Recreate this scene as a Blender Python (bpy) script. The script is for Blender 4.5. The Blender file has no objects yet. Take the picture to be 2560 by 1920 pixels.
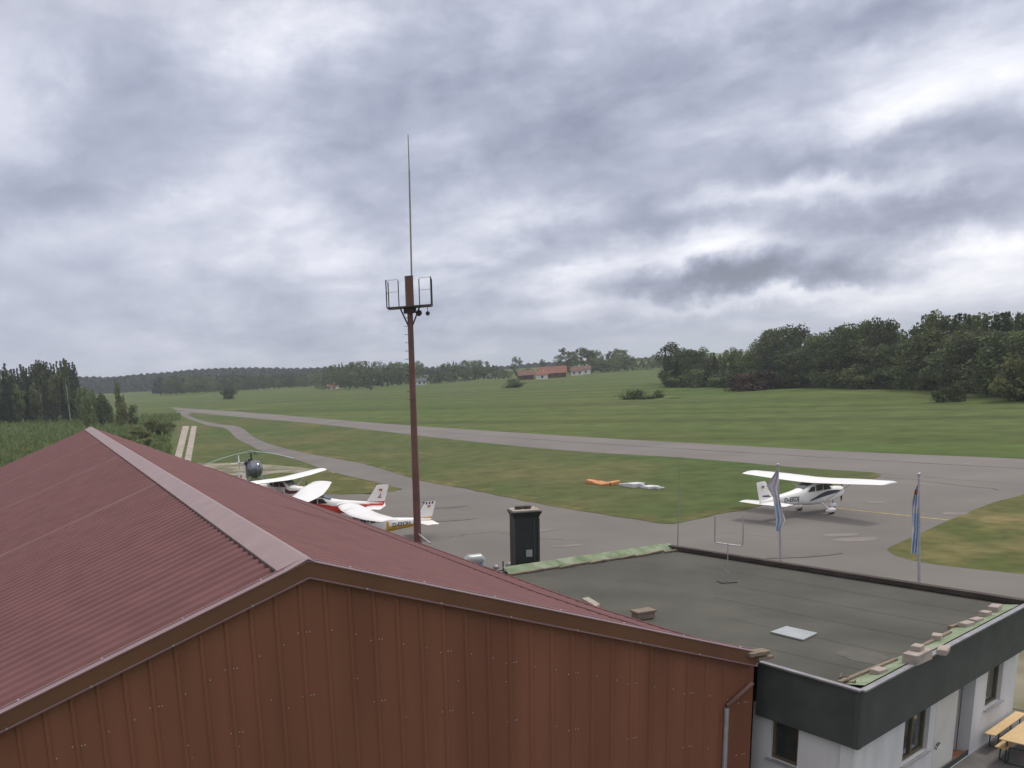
import bpy, bmesh, math, random
import numpy as np
from mathutils import Vector, Matrix
R = math.radians
random.seed(7); rng = np.random.default_rng(7)
SC = bpy.context.scene
COL = SC.collection

# ------------------------------------------------------------------ camera
H = 10.9                                    # camera height above the apron
F, PIT, ROL = 2294.289, .2319, .0666         # focal length in px of a 2560 px wide frame
CX, CY = 1280 - 495.2, 960 + 515.56
fw = np.array([0, math.cos(PIT), -math.sin(PIT)]); up = np.array([0, math.sin(PIT), math.cos(PIT)]); rt = np.array([1., 0, 0])
rt, up = math.cos(ROL) * rt - math.sin(ROL) * up, math.sin(ROL) * rt + math.cos(ROL) * up
O = np.array([0, 0, H])
cd = bpy.data.cameras.new('camera'); cam = bpy.data.objects.new('camera', cd); COL.objects.link(cam)
cd.sensor_fit = 'HORIZONTAL'; cd.sensor_width = 36; cd.lens = F / 2560 * 36
cd.shift_x = (1280 - CX) / 2560; cd.shift_y = (CY - 960) / 2560
cd.clip_start = .1; cd.clip_end = 20000
m = Matrix.Identity(4)
for i in range(3):
    m[i][0], m[i][1], m[i][2], m[i][3] = rt[i], up[i], -fw[i], O[i]
cam.matrix_world = m
SC.camera = cam

def ray(x, y): return fw + rt * (x - CX) / F - up * (y - CY) / F
def at(x, y, z=0.):                          # where the line of sight through a photo point meets height z
    d = ray(x, y); return O + d * (z - H) / d[2]
def atd(x, y, D):                            # the same at ground distance D
    d = ray(x, y); return O + d * D / math.hypot(d[0], d[1])
def onp(x, y, P0, n):
    d = ray(x, y); return O + d * ((P0 - O) @ n) / (d @ n)
def pj(P):
    v = np.array(P) - O; z = v @ fw
    return CX + F * (v @ rt) / z, CY - F * (v @ up) / z

# ------------------------------------------------------------------ light
SUN_AZ, SUN_EL = 62, 56                      # azimuth right of the view, elevation
sd = bpy.data.lights.new('sun', 'SUN'); sd.energy = 1.5; sd.angle = R(11); sd.color = (1, .95, .87)
sun = bpy.data.objects.new('sun', sd); COL.objects.link(sun)
sv = Vector((math.sin(R(SUN_AZ)) * math.cos(R(SUN_EL)), math.cos(R(SUN_AZ)) * math.cos(R(SUN_EL)), math.sin(R(SUN_EL))))
sun.rotation_euler = sv.to_track_quat('Z', 'Y').to_euler(); sun.location = (0, 0, 60)

world = bpy.data.worlds.new('World'); SC.world = world; world.use_nodes = True
nt = world.node_tree; nt.nodes.clear()
def N(t, tree=None, **k):
    n = (tree or nt).nodes.new(t)
    for a, b in k.items(): setattr(n, a, b)
    return n
def L(a, b, tree=None): (tree or nt).links.new(a, b)
def inp(n, i, v, tree=None):
    if isinstance(v, bpy.types.NodeSocket): L(v, n.inputs[i], tree)
    else: n.inputs[i].default_value = v
def M(op, a, b=0., c=None, clamp=False):
    n = N('ShaderNodeMath', operation=op, use_clamp=clamp); inp(n, 0, a)
    inp(n, 1, b)
    if c is not None: inp(n, 2, c)
    return n.outputs[0]
def VM(op, a, b=(0, 0, 0)):
    n = N('ShaderNodeVectorMath', operation=op); inp(n, 0, a); inp(n, 1, b); return n
tc = N('ShaderNodeTexCoord'); sep = N('ShaderNodeSeparateXYZ'); L(tc.outputs['Generated'], sep.inputs[0])
X, Y, Z = sep.outputs
zc = M('MAXIMUM', Z, 0.)
den = M('ADD', zc, .17)
cmb = N('ShaderNodeCombineXYZ'); L(M('DIVIDE', X, den), cmb.inputs[0]); L(M('DIVIDE', Y, den), cmb.inputs[1])
def noise(vec, scale, detail, rough, dist=0., off=(0, 0, 0)):
    n = N('ShaderNodeTexNoise'); L(VM('ADD', vec, off).outputs[0], n.inputs['Vector'])
    n.inputs['Scale'].default_value = scale; n.inputs['Detail'].default_value = detail
    n.inputs['Roughness'].default_value = rough; n.inputs['Distortion'].default_value = dist
    return n
n1 = noise(cmb.outputs[0], .62, 7, .56, .35, (3.1, 1.7, 0))
n2 = noise(cmb.outputs[0], 2.3, 6, .55, .25, (9.0, 4.2, 1))
az = M('ARCTAN2', X, Y); el = M('ARCSINE', Z)
ae = N('ShaderNodeCombineXYZ'); L(az, ae.inputs[0]); L(M('MULTIPLY', el, 1.), ae.inputs[1])
wn = noise(ae.outputs[0], 11.0, 7, .62, 0., (2, 5, 0))
wv = VM('SCALE', VM('SUBTRACT', wn.outputs['Color'], (.5, .5, .5)).outputs[0]); wv.inputs['Scale'].default_value = .17
wv2 = VM('MULTIPLY', wv.outputs[0], (1.1, .42, 0))
aw = VM('ADD', ae.outputs[0], wv2.outputs[0]).outputs[0]
# cloud masses: (photo x, photo y, half width, half height in photo px, how much lighter/darker)
BL = [(300, 240, 190, 130, -.17), (90, 420, 190, 50, -.20), (1090, 225, 300, 85, -.20), (900, 400, 230, 60, -.13), (720, 190, 110, 120, -.12), (930, 130, 120, 80, -.12),
      (1640, 588, 220, 32, -.62), (1540, 330, 170, 55, -.16), (1900, 20, 260, 40, -.24), (2080, 300, 200, 38, -.22), (2080, 430, 220, 42, -.16), (1330, 485, 170, 30, -.12),
      (1180, 330, 160, 60, -.14), (300, 660, 600, 110, -.07), (1350, 700, 340, 30, -.10), (1800, 480, 200, 40, -.08), (1750, 200, 160, 40, -.08),
      (640, 50, 180, 60, .16), (40, 200, 130, 90, .12), (500, 420, 220, 90, .06), (1450, 530, 200, 40, .20), (1250, 600, 260, 30, .14), (1560, 655, 400, 26, .15),
      (2120, 130, 220, 60, .05), (1850, 250, 180, 40, .10), (1900, 380, 230, 30, .16), (700, 560, 300, 30, .08), (1400, 120, 260, 70, .05), (2000, 560, 240, 30, .12), (2050, 650, 240, 28, .10), (1600, 440, 130, 30, .10), (1900, 560, 160, 22, .16), (1480, 590, 60, 30, .16), (2150, 560, 120, 26, .14), (1700, 640, 200, 22, .14), (1240, 540, 120, 18, -.12), (1500, 470, 90, 22, -.12), (1980, 470, 120, 24, -.12), (1780, 330, 120, 26, -.10), (1650, 660, 120, 12, -.10), (1350, 400, 120, 26, -.10), (1180, 480, 120, 16, .10), (1000, 560, 200, 22, .10), (1720, 120, 90, 50, -.10), (1450, 250, 120, 30, -.10)]
acc = None
for (bx, by, rx, ry, s) in BL:
    k = 2560 / 2212
    d = ray(bx * k, by * k); d = d / np.linalg.norm(d)
    a0, e0 = math.atan2(d[0], d[1]), math.asin(d[2])
    ca = math.cos(e0)
    q = VM('MULTIPLY', VM('SUBTRACT', aw, (a0, e0, 0)).outputs[0], (F / k / rx * ca * .75, F / k / ry * .75, 0))
    ln = N('ShaderNodeVectorMath', operation='LENGTH'); L(q.outputs[0], ln.inputs[0])
    mr = N('ShaderNodeMapRange', interpolation_type='SMOOTHSTEP'); L(ln.outputs['Value'], mr.inputs[0])
    for i, v in ((1, 0.), (2, 1.25), (3, s * 1.1), (4, 0.)): mr.inputs[i].default_value = v
    acc = mr.outputs[0] if acc is None else M('ADD', acc, mr.outputs[0])
# fbm contrast fades towards the lower left where the overcast is even
calm = N('ShaderNodeMapRange', interpolation_type='SMOOTHSTEP'); L(az, calm.inputs[0])
for i, v in ((1, -.45), (2, .25), (3, .45), (4, 1.15)): calm.inputs[i].default_value = v
pv2 = N('ShaderNodeCombineXYZ'); L(az, pv2.inputs[0]); L(M('MULTIPLY', el, 2.0), pv2.inputs[1])
n3 = noise(pv2.outputs[0], 4.6, 8, .58, .5, (1.3, 8.2, 0)); n4 = noise(pv2.outputs[0], 13.0, 6, .55, .3, (5.3, 2.2, 0))
f3 = M('ADD', M('MULTIPLY', M('SUBTRACT', n3.outputs[0], .5), .62), M('MULTIPLY', M('SUBTRACT', n4.outputs[0], .5), .60))
f1 = M('ADD', M('MULTIPLY', M('SUBTRACT', n1.outputs[0], .5), .42), f3)
f2 = M('MULTIPLY', M('SUBTRACT', n2.outputs[0], .5), .42)
fsum = M('MULTIPLY', M('MULTIPLY', M('ADD', f1, f2), calm.outputs[0]), .80)
val = M('ADD', M('ADD', fsum, acc), .57)
ramp = N('ShaderNodeValToRGB'); L(val, ramp.inputs[0])
cr = ramp.color_ramp; cr.interpolation = 'B_SPLINE'
cr.elements[0].position = .0; cr.elements[0].color = (.155, .17, .225, 1)
cr.elements[1].position = 1.0; cr.elements[1].color = (.92, .91, .93, 1)
for p_, c_ in ((.25, (.225, .245, .335)), (.5, (.37, .395, .49)), (.72, (.57, .585, .67))):
    e = cr.elements.new(p_); e.color = (*c_, 1)
# the overcast is brighter overhead, where the sun stands behind it
zb = N('ShaderNodeMapRange', interpolation_type='SMOOTHSTEP'); L(Z, zb.inputs[0])
for i, v in ((1, .30), (2, .85), (3, 1.0), (4, 1.75)): zb.inputs[i].default_value = v
wm = N('ShaderNodeMix', data_type='RGBA'); L(M('SMOOTH_MIN', M('MULTIPLY', M('SUBTRACT', Z, .30, ), 3., clamp=True), 1., .1), wm.inputs[0]); wm.inputs[6].default_value = (1, 1, 1, 1); wm.inputs[7].default_value = (1.12, 1.0, .82, 1)
wmm = VM('MULTIPLY', ramp.outputs[0], wm.outputs[2])
cs = N('ShaderNodeVectorMath', operation='SCALE'); L(wmm.outputs[0], cs.inputs[0]); L(M('MULTIPLY', zb.outputs[0], 12.5), cs.inputs['Scale'])
sky = N('ShaderNodeTexSky', sky_type='NISHITA'); sky.sun_disc = False
sky.sun_elevation = R(SUN_EL); sky.sun_rotation = R(SUN_AZ); sky.air_density = 1.2; sky.dust_density = 2
mx = N('ShaderNodeMix', data_type='RGBA'); mx.inputs[0].default_value = .95
L(sky.outputs[0], mx.inputs[6]); L(cs.outputs[0], mx.inputs[7])
bg = N('ShaderNodeBackground'); bg.inputs['Strength'].default_value = .1; L(mx.outputs[2], bg.inputs[0])
wo = N('ShaderNodeOutputWorld'); L(bg.outputs[0], wo.inputs[0])

SC.view_settings.view_transform = 'Standard'; SC.view_settings.look = 'None'
SC.view_settings.exposure = .12; SC.view_settings.gamma = 1
SC.render.engine = 'CYCLES'
SC.cycles.max_bounces = 6; SC.cycles.volume_bounces = 1; SC.cycles.use_denoising = True
SC.cycles.transparent_max_bounces = 4

# ------------------------------------------------------------------ materials
def mat(name, col, rough=.8, metal=0., var=.12, vscale=3., bump=0., bscale=40., coat=0., col2=None, stretch=(1, 1, 1), coords='Object', detail=5, spec=.4, lo=.35, hi=.65):
    mt = bpy.data.materials.new(name); mt.use_nodes = True; t = mt.node_tree; t.nodes.clear()
    out = N('ShaderNodeOutputMaterial', t); bs = N('ShaderNodeBsdfPrincipled', t); L(bs.outputs[0], out.inputs[0], t)
    bs.inputs['Roughness'].default_value = rough; bs.inputs['Metallic'].default_value = metal
    bs.inputs['Specular IOR Level'].default_value = spec
    if coat: bs.inputs['Coat Weight'].default_value = coat
    tcn = N('ShaderNodeTexCoord', t); mp = N('ShaderNodeMapping', t); mp.inputs['Scale'].default_value = stretch
    L(tcn.outputs[coords], mp.inputs[0], t)
    nz = N('ShaderNodeTexNoise', t); nz.inputs['Scale'].default_value = vscale; nz.inputs['Detail'].default_value = detail
    L(mp.outputs[0], nz.inputs['Vector'], t)
    rp = N('ShaderNodeValToRGB', t); L(nz.outputs[0], rp.inputs[0], t)
    c2 = col2 or tuple(min(1, c * (1 + var)) for c in col); c1 = col if col2 else tuple(c * (1 - var) for c in col)
    rp.color_ramp.elements[0].position = lo; rp.color_ramp.elements[1].position = hi
    rp.color_ramp.elements[0].color = (*c1, 1); rp.color_ramp.elements[1].color = (*c2, 1)
    L(rp.outputs[0], bs.inputs['Base Color'], t)
    if bump:
        nb = N('ShaderNodeTexNoise', t); nb.inputs['Scale'].default_value = bscale; nb.inputs['Detail'].default_value = 4
        L(tcn.outputs[coords], nb.inputs['Vector'], t)
        b = N('ShaderNodeBump', t); b.inputs['Strength'].default_value = bump; b.inputs['Distance'].default_value = .02
        L(nb.outputs[0], b.inputs['Height'], t); L(b.outputs[0], bs.inputs['Normal'], t)
    return mt

def field_mat(name, base, dry, lush, patch=.012, fine=.25, stripe_dir=None, stripe=.0, dry_amt=.5):
    """grass: large dry / lush patches, fine mottling and mowing or growth bands"""
    mt = bpy.data.materials.new(name); mt.use_nodes = True; t = mt.node_tree; t.nodes.clear()
    out = N('ShaderNodeOutputMaterial', t); bs = N('ShaderNodeBsdfPrincipled', t); L(bs.outputs[0], out.inputs[0], t)
    bs.inputs['Roughness'].default_value = .95; bs.inputs['Specular IOR Level'].default_value = .1
    tcn = N('ShaderNodeTexCoord', t)
    def nz(scale, det, sc=(1, 1, 1), rot=0., off=0.):
        mp = N('ShaderNodeMapping', t)
        if rot: mp.vector_type = 'TEXTURE'; sc = tuple(1 / q for q in sc)
        mp.inputs['Scale'].default_value = sc; mp.inputs['Rotation'].default_value = (0, 0, rot); mp.inputs['Location'].default_value = (off, off, 0)
        L(tcn.outputs['Object'], mp.inputs[0], t)
        n = N('ShaderNodeTexNoise', t); n.inputs['Scale'].default_value = scale; n.inputs['Detail'].default_value = det; L(mp.outputs[0], n.inputs['Vector'], t)
        return n.outputs[0]
    def ramp_(s, lo, hi):
        r = N('ShaderNodeMapRange', t); L(s, r.inputs[0], t); r.inputs[1].default_value = lo; r.inputs[2].default_value = hi; return r.outputs[0]
    def mix(fac, a, b):
        mxn = N('ShaderNodeMix', t, data_type='RGBA')
        inp(mxn, 0, fac, t); inp(mxn, 6, a if isinstance(a, bpy.types.NodeSocket) else (*a, 1), t); inp(mxn, 7, b if isinstance(b, bpy.types.NodeSocket) else (*b, 1), t)
        return mxn.outputs[2]
    c = mix(ramp_(nz(patch, 4), .40, .62), base, lush)
    f = ramp_(nz(patch * 1.7, 6, off=37.), .48, .72)
    mm = N('ShaderNodeMath', t, operation='MULTIPLY'); L(f, mm.inputs[0], t); mm.inputs[1].default_value = dry_amt
    c = mix(mm.outputs[0], c, dry)
    if stripe:
        s = ramp_(nz(.11, 3, (.02, 1, 1), stripe_dir), .46, .60)
        ms = N('ShaderNodeMath', t, operation='MULTIPLY'); L(s, ms.inputs[0], t); ms.inputs[1].default_value = stripe
        c = mix(ms.outputs[0], c, tuple(v * .62 for v in base))
    g = nz(fine, 6, off=11.)
    hs = N('ShaderNodeHueSaturation', t); L(c, hs.inputs['Color'], t)
    r = N('ShaderNodeMapRange', t); L(g, r.inputs[0], t); r.inputs[1].default_value = .25; r.inputs[2].default_value = .75; r.inputs[3].default_value = .72; r.inputs[4].default_value = 1.28
    L(r.outputs[0], hs.inputs['Value'], t)
    L(hs.outputs[0], bs.inputs['Base Color'], t)
    return mt

MT = {}
MT['field'] = field_mat('field_grass', (.088, .116, .036), (.165, .158, .064), (.072, .116, .029), stripe_dir=R(-47), stripe=.6, dry_amt=.4)
MT['airfield'] = field_mat('airfield_grass', (.090, .104, .040), (.17, .140, .065), (.066, .100, .030), patch=.035, fine=.5, dry_amt=.6)
MT['drygrass'] = field_mat('dry_grass', (.112, .108, .042), (.215, .175, .082), (.080, .098, .03), patch=.11, fine=1.1, dry_amt=.9)
MT['rough'] = field_mat('rough_meadow', (.090, .118, .046), (.14, .13, .066), (.07, .108, .038), patch=.05, fine=.5, dry_amt=.4)
MT['asphalt'] = mat('asphalt', (.150, .140, .130), .9, var=.13, vscale=.14, bump=.2, bscale=20, detail=9, lo=.3, hi=.7)
MT['runway'] = mat('runway_asphalt', (.162, .150, .141), .9, var=.12, vscale=.12, bump=.2, bscale=15, detail=9, lo=.3, hi=.7)
MT['patch'] = mat('concrete_patch', (.182, .168, .154), .9, var=.12, vscale=1.2, detail=7)
MT['stain'] = mat('tar_patch', (.135, .121, .110), .85, var=.10, vscale=1.2, detail=7)
MT['track'] = mat('concrete_track', (.33, .29, .25), .9, var=.22, vscale=.6, detail=7)
MT['gravel'] = mat('gravel_soil', (.095, .10, .045), .95, vscale=.35, col2=(.30, .27, .21), detail=8)
MT['yellowline'] = mat('yellow_paint', (.36, .28, .09), .8, var=.25, vscale=2.5)
MT['roof'] = mat('red_brown_roof_sheet', (.142, .060, .061), .74, .0, .10, 1.2, bump=.08, bscale=6, spec=.3, detail=7)
MT['seam'] = mat('roof_lap_sheet', (.165, .080, .080), .7, .0, .08, 2.)
MT['cap'] = mat('ridge_sheet', (.260, .185, .188), .5, .0, .07, 1.5, spec=.55, detail=6)
MT['wall'] = mat('red_brown_wall_sheet', (.210, .084, .050), .62, .0, .13, 1.3, bump=.05, bscale=4, spec=.25, stretch=(1, 1, .12), detail=6)
MT['fascia'] = mat('brown_trim_sheet', (.150, .070, .040), .6, .0, .08, 1.3, spec=.25)
MT['trimlite'] = mat('trim_flange', (.24, .155, .165), .38, .0, .06, 2.)
MT['screw'] = mat('screw_zinc', (.55, .52, .52), .4, .6, .1, 8.)
MT['darkgap'] = mat('dark_gap', (.045, .03, .03), .9)
MT['bitumen'] = mat('bitumen_roofing', (.060, .060, .050), .92, .0, vscale=.45, col2=(.088, .087, .073), bump=.25, bscale=30, stretch=(1, 1, 1), detail=9)
MT['damp'] = mat('silty_bitumen', (.095, .094, .084), .9, .0, .12, 2.)
MT['green'] = mat('green_sheathing', (.14, .20, .11), .8, .0, vscale=2.2, col2=(.26, .31, .21), detail=6)
MT['slate'] = mat('dark_slate_fascia', (.058, .068, .066), .6, .0, .14, 1.6, bump=.1, bscale=5, spec=.3)
MT['edgemetal'] = mat('zinc_edge', (.26, .26, .28), .45, .4, .15, 3.)
MT['darkedge'] = mat('dark_roof_edge', (.045, .036, .030), .8, .0, .25, 2.)
MT['plaster'] = mat('white_plaster', (.60, .61, .62), .85, .0, .09, 1.6, bump=.1, bscale=25, stretch=(1, 1, .25))
MT['glass'] = mat('window_glass', (.035, .042, .04), .08, .0, .3, 1.2, spec=.8)
MT['bubble'] = mat('bubble_glass', (.17, .19, .23), .12, .55, .3, 1.0, spec=.8)
MT['frame'] = mat('window_frame_brown', (.10, .08, .05), .6, .0, .1, 3.)
MT['whitepvc'] = mat('white_frame', (.58, .58, .55), .5, .0, .05, 2.)
MT['rust'] = mat('mast_paint', (.145, .078, .064), .6, .0, .18, 1.2, detail=6)
MT['darksteel'] = mat('dark_steel', (.065, .055, .050), .6, .2, .2, 3.)
MT['galv'] = mat('galvanised_steel', (.42, .43, .46), .4, .5, .1, 3.)
MT['antenna'] = mat('antenna_rod', (.30, .29, .26), .5, .2, .1, 3.)
MT['white'] = mat('white_aircraft_paint', (.86, .86, .85), .35, .0, .03, 1.0, coat=.3)
MT['cover'] = mat('white_fabric_cover', (.82, .82, .80), .8, .0, .03, 2.)
MT['red'] = mat('red_aircraft_paint', (.62, .055, .035), .35, .0, .06, 1.0, coat=.3)
MT['yellow'] = mat('yellow_aircraft_paint', (.62, .36, .03), .35, .0, .06, 1.0, coat=.3)
MT['navy'] = mat('navy_stripe', (.045, .05, .085), .4, .0, .1, 2.)
MT['black'] = mat('black_marking', (.02, .02, .022), .5, .0, .1, 2.)
MT['maroon'] = mat('maroon_stripe', (.16, .05, .05), .4, .0, .1, 2.)
MT['tyre'] = mat('tyre_rubber', (.02, .02, .02), .85, .0, .1, 4.)
MT['orange'] = mat('orange_fabric', (.55, .25, .11), .8, .0, .08, 2.)
MT['whitefab'] = mat('white_fabric', (.62, .62, .66), .8, .0, .05, 2.)
MT['blade'] = mat('rotor_blade_grey', (.22, .30, .31), .5, .0, .08, 2.)
MT['chimney'] = mat('dark_green_cladding', (.022, .028, .026), .5, .0, .15, 1.5, spec=.4)
MT['concrete'] = mat('concrete_cap', (.36, .32, .27), .9, .0, .15, 4., bump=.3)
MT['block'] = mat('concrete_block', (.36, .31, .28), .92, .0, .16, 3.5, bump=.4, bscale=25, detail=7)
MT['wood'] = mat('light_pine', (.62, .44, .22), .65, .0, .12, 3., stretch=(1, 14, 14))
MT['weathered'] = mat('weathered_wood', (.20, .16, .12), .85, .0, .2, 3., stretch=(1, 10, 10))
MT['greensteel'] = mat('green_bench_steel', (.03, .06, .045), .5, .0, .1, 3.)
MT['paving'] = mat('terrace_paving', (.13, .125, .12), .9, .0, .2, 1.2, detail=7)
MT['terracotta'] = mat('terracotta_step', (.33, .16, .09), .85, .0, .15, 3.)
MT['flagblue'] = mat('flag_blue', (.42, .52, .66), .8, .0, .1, 2.)
MT['flaggrey'] = mat('flag_grey', (.60, .59, .64), .8, .0, .08, 2.)
MT['flagred'] = mat('flag_red', (.55, .16, .08), .8, .0, .2, 4.)
MT['gold'] = mat('flag_gold', (.70, .42, .05), .7, .0, .1, 4.)
MT['bark'] = mat('bark', (.085, .065, .048), .9, .0, .3, 2., stretch=(4, 4, .6))
MT['birch'] = mat('birch_bark', (.36, .35, .31), .85, .0, .35, 2.)
MT['tile'] = mat('red_roof_tile', (.21, .085, .060), .8, .0, .15, .5, bump=.2)
MT['browntile'] = mat('brown_roof_tile', (.16, .09, .07), .85, .0, .15, .5)
MT['timber'] = mat('barn_timber', (.11, .06, .045), .85, .0, .2, 1.)
MT['housewhite'] = mat('house_render', (.68, .67, .66), .85, .0, .04, .5)
MT['bluep'] = mat('blue_plastic', (.06, .17, .42), .5, .0, .1, 3.)
MT['lightsheet'] = mat('pale_metal_sheet', (.36, .39, .40), .35, .2, .08, 1.5)

def foliage(name, c1, c2, tr=.18):
    mt = bpy.data.materials.new(name); mt.use_nodes = True; t = mt.node_tree; t.nodes.clear()
    out = N('ShaderNodeOutputMaterial', t); bs = N('ShaderNodeBsdfPrincipled', t)
    bs.inputs['Roughness'].default_value = .75; bs.inputs['Specular IOR Level'].default_value = .2
    g = N('ShaderNodeNewGeometry', t); oi = N('ShaderNodeObjectInfo', t)
    rp = N('ShaderNodeMix', t, data_type='RGBA'); L(g.outputs['Random Per Island'], rp.inputs[0], t)
    rp.inputs[6].default_value = (*c1, 1); rp.inputs[7].default_value = (*c2, 1)
    hs = N('ShaderNodeHueSaturation', t); L(rp.outputs[2], hs.inputs['Color'], t)
    a = N('ShaderNodeMapRange', t); L(oi.outputs['Random'], a.inputs[0], t); a.inputs[3].default_value = .58; a.inputs[4].default_value = 1.5; L(a.outputs[0], hs.inputs['Value'], t)
    b = N('ShaderNodeMath', t, operation='MULTIPLY_ADD'); L(oi.outputs['Random'], b.inputs[0], t); b.inputs[1].default_value = 7.13; b.inputs[2].default_value = 0
    fr = N('ShaderNodeMath', t, operation='FRACT'); L(b.outputs[0], fr.inputs[0], t)
    h = N('ShaderNodeMapRange', t); L(fr.outputs[0], h.inputs[0], t); h.inputs[3].default_value = .475; h.inputs[4].default_value = .52; L(h.outputs[0], hs.inputs['Hue'], t)
    L(hs.outputs[0], bs.inputs['Base Color'], t)
    tl = N('ShaderNodeBsdfTranslucent', t); L(hs.outputs[0], tl.inputs[0], t)
    ms = N('ShaderNodeMixShader', t); ms.inputs[0].default_value = tr; L(bs.outputs[0], ms.inputs[1], t); L(tl.outputs[0], ms.inputs[2], t)
    L(ms.outputs[0], out.inputs[0], t); return mt
MT['leaf'] = foliage('leaf_green', (.060, .084, .036), (.150, .185, .074))
MT['conifer'] = foliage('conifer_green', (.030, .048, .028), (.072, .096, .048), .05)
MT['willow'] = foliage('pale_leaf', (.060, .080, .040), (.105, .125, .060))
MT['brownleaf'] = foliage('brown_leaf', (.060, .040, .032), (.10, .066, .048))
MT['far'] = foliage('far_wood_leaf', (.020, .032, .024), (.036, .052, .034), .05)
MT['scrub'] = foliage('scrub_leaf', (.095, .125, .045), (.185, .210, .085), .3)

# ------------------------------------------------------------------ mesh helpers
class MB:
    def __init__(s): s.v = []; s.f = []; s.mi = []
    def add(s, vs, fs, mi=0):
        b = len(s.v); s.v += [tuple(float(c) for c in v) for v in vs]
        for f in fs: s.f.append(tuple(i + b for i in f)); s.mi.append(mi)
    def quad(s, a, b, c, d, mi=0): s.add([a, b, c, d], [(0, 1, 2, 3)], mi)
    def box(s, c, size, ax=None, mi=0):
        ax = ax or (np.array([1., 0, 0]), np.array([0, 1., 0]), np.array([0, 0, 1.]))
        c = np.array(c, float); h = [np.array(a) * q / 2 for a, q in zip(ax, size)]
        vs = [c + i * h[0] + j * h[1] + k * h[2] for k in (-1, 1) for j in (-1, 1) for i in (-1, 1)]
        s.add(vs, [(0, 2, 3, 1), (4, 5, 7, 6), (0, 1, 5, 4), (2, 6, 7, 3), (0, 4, 6, 2), (1, 3, 7, 5)], mi)
    def bar(s, a, b, w, h=None, upv=(0, 0, 1), mi=0):
        a = np.array(a, float); b = np.array(b, float); d = b - a; l = np.linalg.norm(d); d = d / l
        u = np.array(upv, float); x = np.cross(d, u)
        if np.linalg.norm(x) < 1e-4: x = np.cross(d, (1., 0, 0))
        x /= np.linalg.norm(x); z = np.cross(x, d)
        s.box((a + b) / 2, (w, l, h or w), (x, d, z), mi)
    def tube(s, pts, rad, n=8, mi=0, cap=True):
        pts = [np.array(p, float) for p in pts]; rad = rad if hasattr(rad, '__len__') else [rad] * len(pts)
        rings = []
        for i, p_ in enumerate(pts):
            d = pts[min(i + 1, len(pts) - 1)] - pts[max(i - 1, 0)]; d = d / (np.linalg.norm(d) + 1e-9)
            ref = np.array([0, 0, 1.]) if abs(d[2]) < .9 else np.array([1., 0, 0])
            x = np.cross(d, ref); x /= np.linalg.norm(x); y = np.cross(d, x)
            rings.append([p_ + rad[i] * (math.cos(2 * math.pi * k / n) * x + math.sin(2 * math.pi * k / n) * y) for k in range(n)])
        s.loft(rings, mi, cap)
    def loft(s, rings, mi=0, cap=True, mif=None):
        n = len(rings[0]); vs = [p_ for r in rings for p_ in r]; b = len(s.v)
        s.v += [tuple(float(c) for c in v) for v in vs]
        for i in range(len(rings) - 1):
            for k in range(n):
                q = (i * n + k, i * n + (k + 1) % n, (i + 1) * n + (k + 1) % n, (i + 1) * n + k)
                s.f.append(tuple(j + b for j in q))
                s.mi.append(mif(np.mean([vs[j] for j in q], axis=0)) if mif else mi)
        if cap:
            for r_, rev in ((0, True), (len(rings) - 1, False)):
                f = [r_ * n + k + b for k in range(n)]
                s.f.append(tuple(f[::-1] if rev else f)); s.mi.append(mif(np.mean(rings[r_], axis=0)) if mif else mi)
    def ball(s, c, r, nu=12, nv=8, mi=0):
        r = r if hasattr(r, '__len__') else (r, r, r)
        rings = []
        for j in range(nv + 1):
            t = -math.pi / 2 + math.pi * j / nv; t = max(-1.55, min(1.55, t))
            rings.append([(c[0] + r[0] * math.cos(t) * math.cos(2 * math.pi * k / nu), c[1] + r[1] * math.cos(t) * math.sin(2 * math.pi * k / nu), c[2] + r[2] * math.sin(t)) for k in range(nu)])
        s.loft(rings, mi)
    def build(s, name, mats, parent=None, smooth=False, mw=None, bevel=0):
        me = bpy.data.meshes.new(name); me.from_pydata(s.v, [], s.f)
        for m_ in (mats if isinstance(mats, (list, tuple)) else [mats]): me.materials.append(MT[m_] if isinstance(m_, str) else m_)
        if any(s.mi): me.polygons.foreach_set('material_index', s.mi)
        bm = bmesh.new(); bm.from_mesh(me); bmesh.ops.recalc_face_normals(bm, faces=bm.faces); bm.to_mesh(me); bm.free()
        if smooth: me.polygons.foreach_set('use_smooth', [True] * len(me.polygons))
        me.update()
        o = bpy.data.objects.new(name, me); COL.objects.link(o)
        if parent: o.parent = parent
        if bevel:
            b = o.modifiers.new('bevel', 'BEVEL'); b.width = bevel; b.segments = 2; b.limit_method = 'ANGLE'
        if smooth:
            try:
                bpy.context.view_layer.objects.active = o; me.set_sharp_from_angle(angle=R(38))
            except Exception: pass
        return o
def tag(o, label, cat, group=None, kind=None):
    if label: o['label'] = label
    if cat: o['category'] = cat
    if group: o['group'] = group
    if kind: o['kind'] = kind
    return o
def empty(name, loc, rz=0., label=None, cat=None, group=None):
    o = bpy.data.objects.new(name, None); COL.objects.link(o); o.location = [float(c) for c in loc]; o.rotation_euler = (0, 0, rz)
    o.empty_display_size = .3
    return tag(o, label, cat, group)
def struct(o, kind='structure'): o['kind'] = kind; return o
def subdiv_poly(pts, z, name, matn, kind='structure'):
    me = bpy.data.meshes.new(name); bm = bmesh.new()
    vs = [bm.verts.new((float(p_[0]), float(p_[1]), z)) for p_ in pts]
    f = bm.faces.new(vs)
    if f.normal.z < 0: f.normal_flip()
    bmesh.ops.triangulate(bm, faces=bm.faces[:]); bm.normal_update()
    for f in bm.faces:
        if f.normal.z < 0: f.normal_flip()
    bm.to_mesh(me); bm.free(); me.materials.append(MT[matn])
    o = bpy.data.objects.new(name, me); COL.objects.link(o); return struct(o, kind)
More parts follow.
